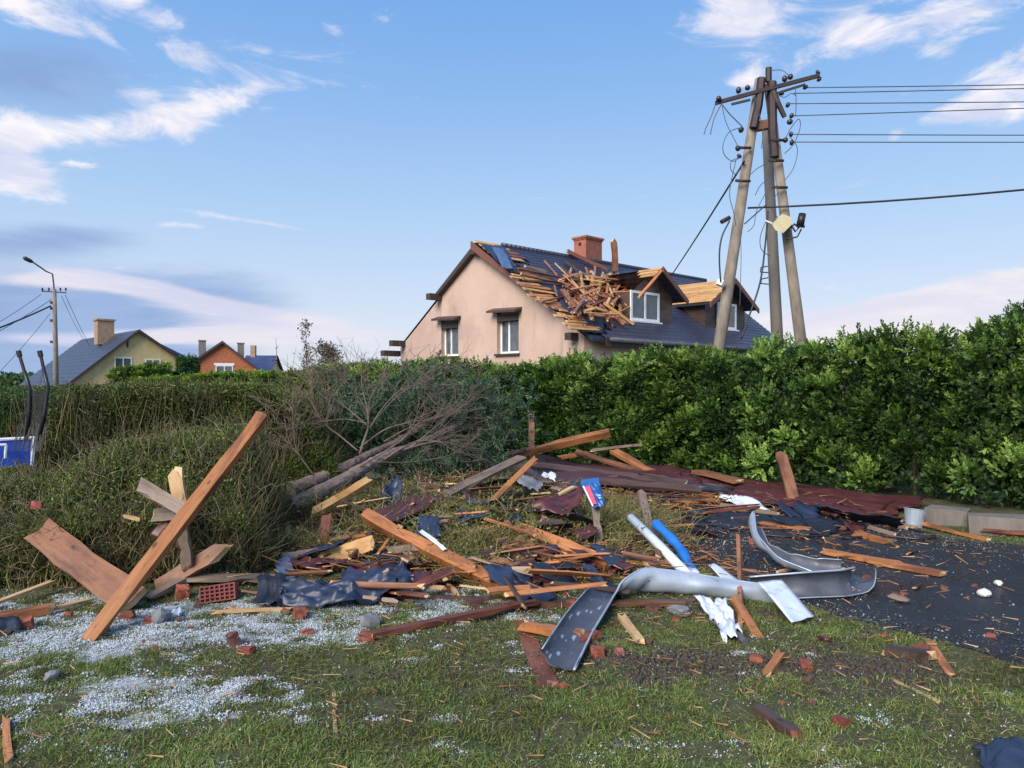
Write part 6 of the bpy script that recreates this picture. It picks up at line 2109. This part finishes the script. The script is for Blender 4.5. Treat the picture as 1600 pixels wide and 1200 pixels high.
BR = M['brick']
BD = M['brick_dark']
for (px, py, sz, m, lb) in [
    (38, 982, (.12, .09, .08), BR, 'rounded orange brick piece on the hail near the left edge'), (108, 962, (.07, .05, .04), BR, 'small brick bit on the hail left of the beam foot'), (200, 968, (.10, .08, .08), BR, 'red brick half behind the foot of the leaning beam'),
    (365, 1008, (.10, .08, .11), BD, 'upright dark brick half on the hail in the middle left'), (385, 1020, (.12, .08, .05), BR, 'orange brick piece leaning on the dark upright half'), (468, 966, (.13, .10, .10), BR, 'dark topped red brick on the hail below the felt'), (480, 992, (.10, .07, .05), M['brick_hollow'], 'pinkish brick piece below the dark topped brick'),
    (578, 978, (.13, .12, .10), M['stone'], 'grey mortar lump at the left end of the red batten'), (574, 1000, (.13, .10, .07), BR, 'red brick face in front of the grey mortar lump'), (656, 918, (.12, .09, .07), BR, 'red brick lying right of the blue felt'), (600, 902, (.10, .08, .08), BR, 'orange brick half on the blue felt'),
    (742, 948, (.15, .10, .08), BD, 'dark red brick behind the red batten'), (893, 950, (.10, .08, .08), BR, 'brick half behind the bent gutter'), (920, 1005, (.20, .09, .08), BR, 'long red brick right of the bent gutter'), (934, 1024, (.10, .08, .07), BR, 'bright brick end just below the long red brick'),
    (874, 1030, (.11, .06, .09), BR, 'red brick in the mouth of the bent gutter'), (1182, 1034, (.09, .07, .05), BR, 'red brick bit left of the small orange offcut'), (1259, 1045, (.09, .07, .06), BR, 'red brick bit right of the small orange offcut'), (1440, 1020, (.10, .08, .06), BR, 'red brick bit on the charred batten'),
    (1288, 1000, (.14, .09, .03), M['maroon'], 'flat red tile shard on the grass'), (1314, 1133, (.08, .06, .05), BR, 'small brick bit beside the straw pile in the foreground'), (968, 1022, (.07, .05, .05), BR, 'small brick bit right of the gutter end'), (960, 900, (.10, .08, .07), BD, 'dark brick behind the gutter bend'),
    (1020, 955, (.11, .08, .05), BD, 'soot dark brick below the pale gutter'), (1060, 958, (.20, .09, .06), M['stone'], 'grey mortar slab below the pale gutter'), (1222, 932, (.10, .08, .06), BR, 'red brick under the white flashing'), (245, 975, (.16, .11, .06), M['wood_pale'] and BR, 'orange brown clay piece by the grey stone'),
    (285, 935, (.13, .11, .13), BR, 'broken orange brick left of the hollow block'), (312, 912, (.10, .09, .06), BR, 'brick half wedged under the flat grey board'), (700, 926, (.10, .08, .06), BR, 'brick half under the thin pale lath'), (782, 870, (.10, .08, .08), BR, 'red brick in the straw left of the yellow ended beam'),
    (1355, 905, (.08, .06, .04), BR, 'red brick crumb on the asphalt near the split plank'), (1475, 922, (.07, .06, .05), BD, 'dark brick crumb on the asphalt'), (1060, 850, (.10, .08, .05), BR, 'brick bit between the blue pipe and the driveway'), (1175, 850, (.07, .06, .08), BR, 'orange brick bit inside the curl of the gutter')]:
    c = P(px, py, 0)
    sz = tuple(.82 * q for q in sz)
    chunk('brick', c + Vector((0, 0, sz[2] * .36)), sz, m, lb, 'brick', sub=2, rough=.17)
rk = random.Random(9)
GB, LBk = 'brick fragments strewn over the ground', 'small red brick fragment lying loose on the ground'
for i in range(70):
    px, py, zn = rk.choice([(rk.uniform(0, 600), rk.uniform(940, 1020), 'on the hail'), (rk.uniform(560, 1100), rk.uniform(880, 960), 'behind the long battens'), (rk.uniform(700, 1300), rk.uniform(960, 1100), 'on the grass before the gutter'), (rk.uniform(600, 1200), rk.uniform(770, 880), 'in the rubble heap'), (rk.uniform(1100, 1560), rk.uniform(830, 1000), 'on the asphalt')])
    s = rk.uniform(.012, .04)
    chunk('brick_fragment', P(px, py, s * .3), (s * rk.uniform(1, 1.8), s, s * rk.uniform(.5, 1)), rk.choice([BR, BR, BD]), 'small red brick fragment lying loose ' + zn, 'brick', GB, seed=i)
# hollow clay block with a grid of holes
hbp = P(340, 944, 0)
hb = tag(empty('hollow_block', tuple(hbp + Vector((0, 0, .02))), rad(12)), 'red hollow clay block with a grid of holes under the grey board', 'brick')
Wd, Ht, Dp = .25, .12, .14
g = MB()
nx_, nz_ = 7, 4
bar = .010
g.box((-Wd / 2, .03, 0), (Wd / 2, Dp, Ht))
for i in range(nx_ + 1):
    x = -Wd / 2 + (Wd - bar) * i / nx_
    g.box((x, 0, 0), (x + bar, .029, Ht))
for j in range(nz_ + 1):
    z = (Ht - bar) * j / nz_
    for i in range(nx_):
        xa = -Wd / 2 + (Wd - bar) * i / nx_ + bar
        xb = -Wd / 2 + (Wd - bar) * (i + 1) / nx_
        g.box((xa, .002, z), (xb, .028, z + bar))
g.build('block', M['brick_hollow'], hb)
hb.rotation_euler = (rad(-14), rad(-6), rad(10))
rock('stone', P(252, 965, .04), (.15, .12, .13), M['stone'], 'grey rounded stone right of the leaning beam foot', 'stone', 3)
rock('stone', P(81, 1056, .02), (.10, .07, .06), M['stone'], 'grey stone alone on the hail at the lower left', 'stone', 4)
rock('stone', P(1538, 926, .03), (.125, .09, .06), M['white_stone'], 'larger white stone on the asphalt at the right', 'stone', 5)
rock('stone', P(1559, 911, .025), (.085, .06, .05), M['white_stone'], 'smaller white stone behind the larger white one', 'stone', 6)
rock('stone', P(1405, 880 + 55, .02), (.16, .10, .05), M['wood_grey'], 'flat brownish stone on the asphalt right of the dark gutter', 'stone', 7)
sheet('paper_scrap', [P(270, 962, .02), P(285, 962, .02), P(283, 950, .05), P(272, 952, .05)], 'white_sheet', 'small crumpled white paper right of the grey stone', 'paper', 9, 9, amp=.03, freq=3, seed=31, torn=.3)
chunk('board_chip', P(204, 810, 0) if False else Q(207, 809, 5.75), (.13, .03, .03), M['wood_pale'], 'pale wood chip caught in the flattened hedge', 'wood chip', rot=(0, .2, .1))
chunk('brick', Q(57, 789, 5.9), (.12, .08, .06), M['brick_hollow'], 'brick piece lodged in the flattened hedge near the left edge', 'brick')

# ------------------------------------------------------------------ loose small stuff: splinters, hail, gravel, grass
def scatter(n, xr, yr, dens, rg):
    out = []
    tot = 0
    while tot < n:
        m_ = n * 2
        # sample evenly in the picture's depth so near ground gets its share
        y = rg.uniform(yr[0], yr[1], m_)
        x = rg.uniform(xr[0], xr[1], m_)
        ok = (np.abs(x) < y * .78 + .3) & (rg.uniform(0, 1, m_) < dens(x, y))
        out.append(np.stack([x[ok], y[ok]], 1))
        tot += ok.sum()
        if len(out) > 60:
            break
    return np.concatenate(out)[:n]


rg = np.random.default_rng(5)
# splinters
pt = scatter(1500, (-4.5, 5.5), (2.9, 11), lambda x, y: np.clip(.25 + .75 * gau(x, y, .6, 5.6, 3.0, 2.2) * (vnoise(x * 2, y * 2, 88) > .42), 0, 1), rg)
n = len(pt)
a = rg.uniform(0, np.pi, n)
l = rg.uniform(.02, .11, n)
z = H(pt[:, 0], pt[:, 1]) + rg.uniform(.012, .05, n)
d = np.stack([np.cos(a) * l, np.sin(a) * l, rg.normal(0, .012, n)], 1)
c = np.stack([pt[:, 0], pt[:, 1], z], 1)
v, f = strand_geo(np.stack([c - d / 2, c, c + d / 2], 1), rg.uniform(.002, .006, n), .0015, 4)
tag(fast_mesh('wood_splinters', v, f, M['splinter'], np.repeat(rg.uniform(0, 1, n), 12)), kind='stuff')

pt = scatter(3600, (-2.6, 4.5), (5.6, 11), lambda x, y: np.clip(gau(x, y, -.2, 6.6, 1.7, .8) + gau(x, y, 1.6, 9.6, 1.8, .9) + .15 * gau(x, y, 2.6, 7.5, 1.2, .8), 0, 1) * np.where(sdrive(x, y) < -.3, .35, 1), rg)
n = len(pt)
a = rg.normal(0, .9, n)
l = rg.uniform(.04, .22, n)
z = H(pt[:, 0], pt[:, 1]) + rg.uniform(.01, .15, n) * np.where(sdrive(pt[:, 0], pt[:, 1]) < 0, .2, 1)
d = np.stack([np.cos(a) * l, np.sin(a) * l, rg.normal(0, .035, n)], 1)
c = np.stack([pt[:, 0], pt[:, 1], z], 1)
v, f = strand_geo(np.stack([c - d / 2, c, c + d / 2], 1), rg.uniform(.003, .010, n), .002, 4)
tag(fast_mesh('broken_laths', v, f, M['splinter'], np.repeat(np.clip(rg.normal(.3, .3, n), 0, 1), 12)), kind='stuff')

# dead straw lying in the grass
pt = scatter(9000, (-5, 5.5), (2.8, 6.6), lambda x, y: np.where(sdrive(x, y) > .0, np.clip(.2 + 1.6 * (fbm(x * 1.9, y * 2.3, 111) - .38) + .5 * gau(x, y, .6, 4.6, 1.6, .8), 0.05, 1), 0), rg)
n = len(pt)
a = rg.uniform(0, np.pi, n)
l = rg.uniform(.02, .08, n)
z = H(pt[:, 0], pt[:, 1]) + rg.uniform(.006, .03, n)
d = np.stack([np.cos(a) * l, np.sin(a) * l, rg.normal(0, .008, n)], 1)
c = np.stack([pt[:, 0], pt[:, 1], z], 1)
v, f = strand_geo(np.stack([c - d / 2, c + rg.normal(0, .005, (n, 3)), c + d / 2], 1), rg.uniform(.0010, .0022, n), .0008, 3)
tag(fast_mesh('dead_straw', v, f, M['straw'], np.repeat(np.clip(rg.normal(.35, .25, n), 0, 1), 9)), kind='stuff')
# clods of earth in the muddy places
pt = scatter(2600, (-2.5, 3.2), (3.3, 5.6), lambda x, y: mud_mask(x, y) + .02, rg)
n = len(pt)
r = rg.uniform(.004, .022, n)
c = np.stack([pt[:, 0], pt[:, 1], H(pt[:, 0], pt[:, 1]) + r * .15], 1)
octv = np.array([(1, 0, 0), (0, 1, 0), (-1, 0, 0), (0, -1, 0), (0, 0, .85), (0, 0, -.85)])
octf = np.array([(0, 1, 4), (1, 2, 4), (2, 3, 4), (3, 0, 4), (1, 0, 5), (2, 1, 5), (3, 2, 5), (0, 3, 5)])
v = (c[:, None] + octv[None] * r[:, None, None] * rg.uniform(.5, 1.3, (n, 6, 1))).reshape(-1, 3)
f = (octf[None] + (np.arange(n) * 6)[:, None, None]).reshape(-1, 3)
tag(fast_mesh('earth_clods', v, f, M['earth'], smooth=False), kind='stuff')

# hail
pt = scatter(72000, (-5, 2.6), (2.85, 6.4), lambda x, y: hail_mask(x, y) ** 1.2 * np.clip(2.2 * (.6 * vnoise(x * 9, y * 9, 91) + .4 * vnoise(x * 23, y * 23, 93) - .30), 0.03, 1) + .006, rg)
n = len(pt)
r = rg.uniform(.0024, .0052, n) * (1 + .8 * (rg.uniform(0, 1, n) < .08))
z = H(pt[:, 0], pt[:, 1]) + r * .5 + rg.uniform(-.003, .012, n) * hail_mask(pt[:, 0], pt[:, 1])
c = np.stack([pt[:, 0], pt[:, 1], z], 1)
octv = np.array([(1, 0, 0), (0, 1, 0), (-1, 0, 0), (0, -1, 0), (0, 0, .85), (0, 0, -.85)])
octf = np.array([(0, 1, 4), (1, 2, 4), (2, 3, 4), (3, 0, 4), (1, 0, 5), (2, 1, 5), (3, 2, 5), (0, 3, 5)])
v = (c[:, None] + octv[None] * r[:, None, None]).reshape(-1, 3)
f = (octf[None] + (np.arange(n) * 6)[:, None, None]).reshape(-1, 3)
tag(fast_mesh('hail', v, f, M['hail'], np.repeat(rg.uniform(0, 1, n), 6), smooth=True), kind='stuff')

# gravel on and beside the driveway
pt = scatter(5200, (.8, 7), (3.6, 10), lambda x, y: np.where(sdrive(x, y) < .05, .16 + .84 * (sdrive(x, y) > -.75) * (vnoise(x * 3, y * 3, 92) > .3), 0.0), rg)
n = len(pt)
r = rg.uniform(.003, .011, n)
c = np.stack([pt[:, 0], pt[:, 1], .006 + r * .4], 1)
v = (c[:, None] + octv[None] * (r[:, None] * rg.uniform(.7, 1.3, (n, 1)))[:, :, None]).reshape(-1, 3)
f = (octf[None] + (np.arange(n) * 6)[:, None, None]).reshape(-1, 3)
tag(fast_mesh('gravel', v, f, M['gravel'], np.repeat(rg.uniform(0, 1, n) ** 1.5, 6)), kind='stuff')


# grass
def gdens(x, y):
    base_ = np.clip(.25 + 1.5 * (fbm(x * 1.7, y * 2.2, 95) - .34), .05, 1)
    patchy = np.clip((vnoise(x * 8, y * 8, 96) - .18) * 1.9, .12, 1)
    dd = base_ * patchy * (1 - .92 * mud_mask(x, y)) * (1 - .45 * hail_mask(x, y))
    dd = dd * np.where(sdrive(x, y) > .02, 1, 0)
    dd = dd * np.where(y > 6.0 + .2 * x, .25, 1)
    return dd


pt = np.concatenate([scatter(190000, (-5.5, 5.5), (2.7, 6.6), gdens, rg), scatter(12000, (1, 9), (5.5, 9.4), lambda x, y: np.where((sdrive(x, y) > .0) & (sdrive(x, y) < .6), .8, 0.0), rg)])
n = len(pt)
x, y = pt[:, 0], pt[:, 1]
tall = .6 + .9 * fbm(x * 2.4, y * 2.4, 97)
L = rg.uniform(.014, .042, n) * tall
a = rg.uniform(0, 2 * np.pi, n)
tilt = rg.uniform(.2, 2.2, n)
d = np.stack([np.cos(a) * tilt, np.sin(a) * tilt, np.ones(n)], 1)
d = norm(d)
s = norm(np.cross(d, np.array([0, 0, 1.0]) + rg.normal(size=(n, 3)) * .3))
b0_ = np.stack([x, y, H(x, y) - .004], 1)
wv = rg.uniform(.0014, .0028, n)[:, None]
mid = b0_ + d * (L * .6)[:, None]
tip = b0_ + d * L[:, None] + np.stack([np.cos(a), np.sin(a), -.5 * np.ones(n)], 1) * (L * .28 * tilt)[:, None]
v = np.stack([b0_ - s * wv, mid - s * wv * .8, tip, mid + s * wv * .8, b0_ + s * wv], 1).reshape(-1, 3)
f = np.arange(n * 5).reshape(n, 5)
t = np.clip(rg.normal(.46, .17, n) + 1.0 * (fbm(x * 1.5, y * 2.0, 98) - .5) + (rg.uniform(0, 1, n) < .12) * rg.choice([-.45, .5], n), 0, 1)
tag(fast_mesh('grass', v, f, M['grass'], np.repeat(t, 5)), kind='stuff')
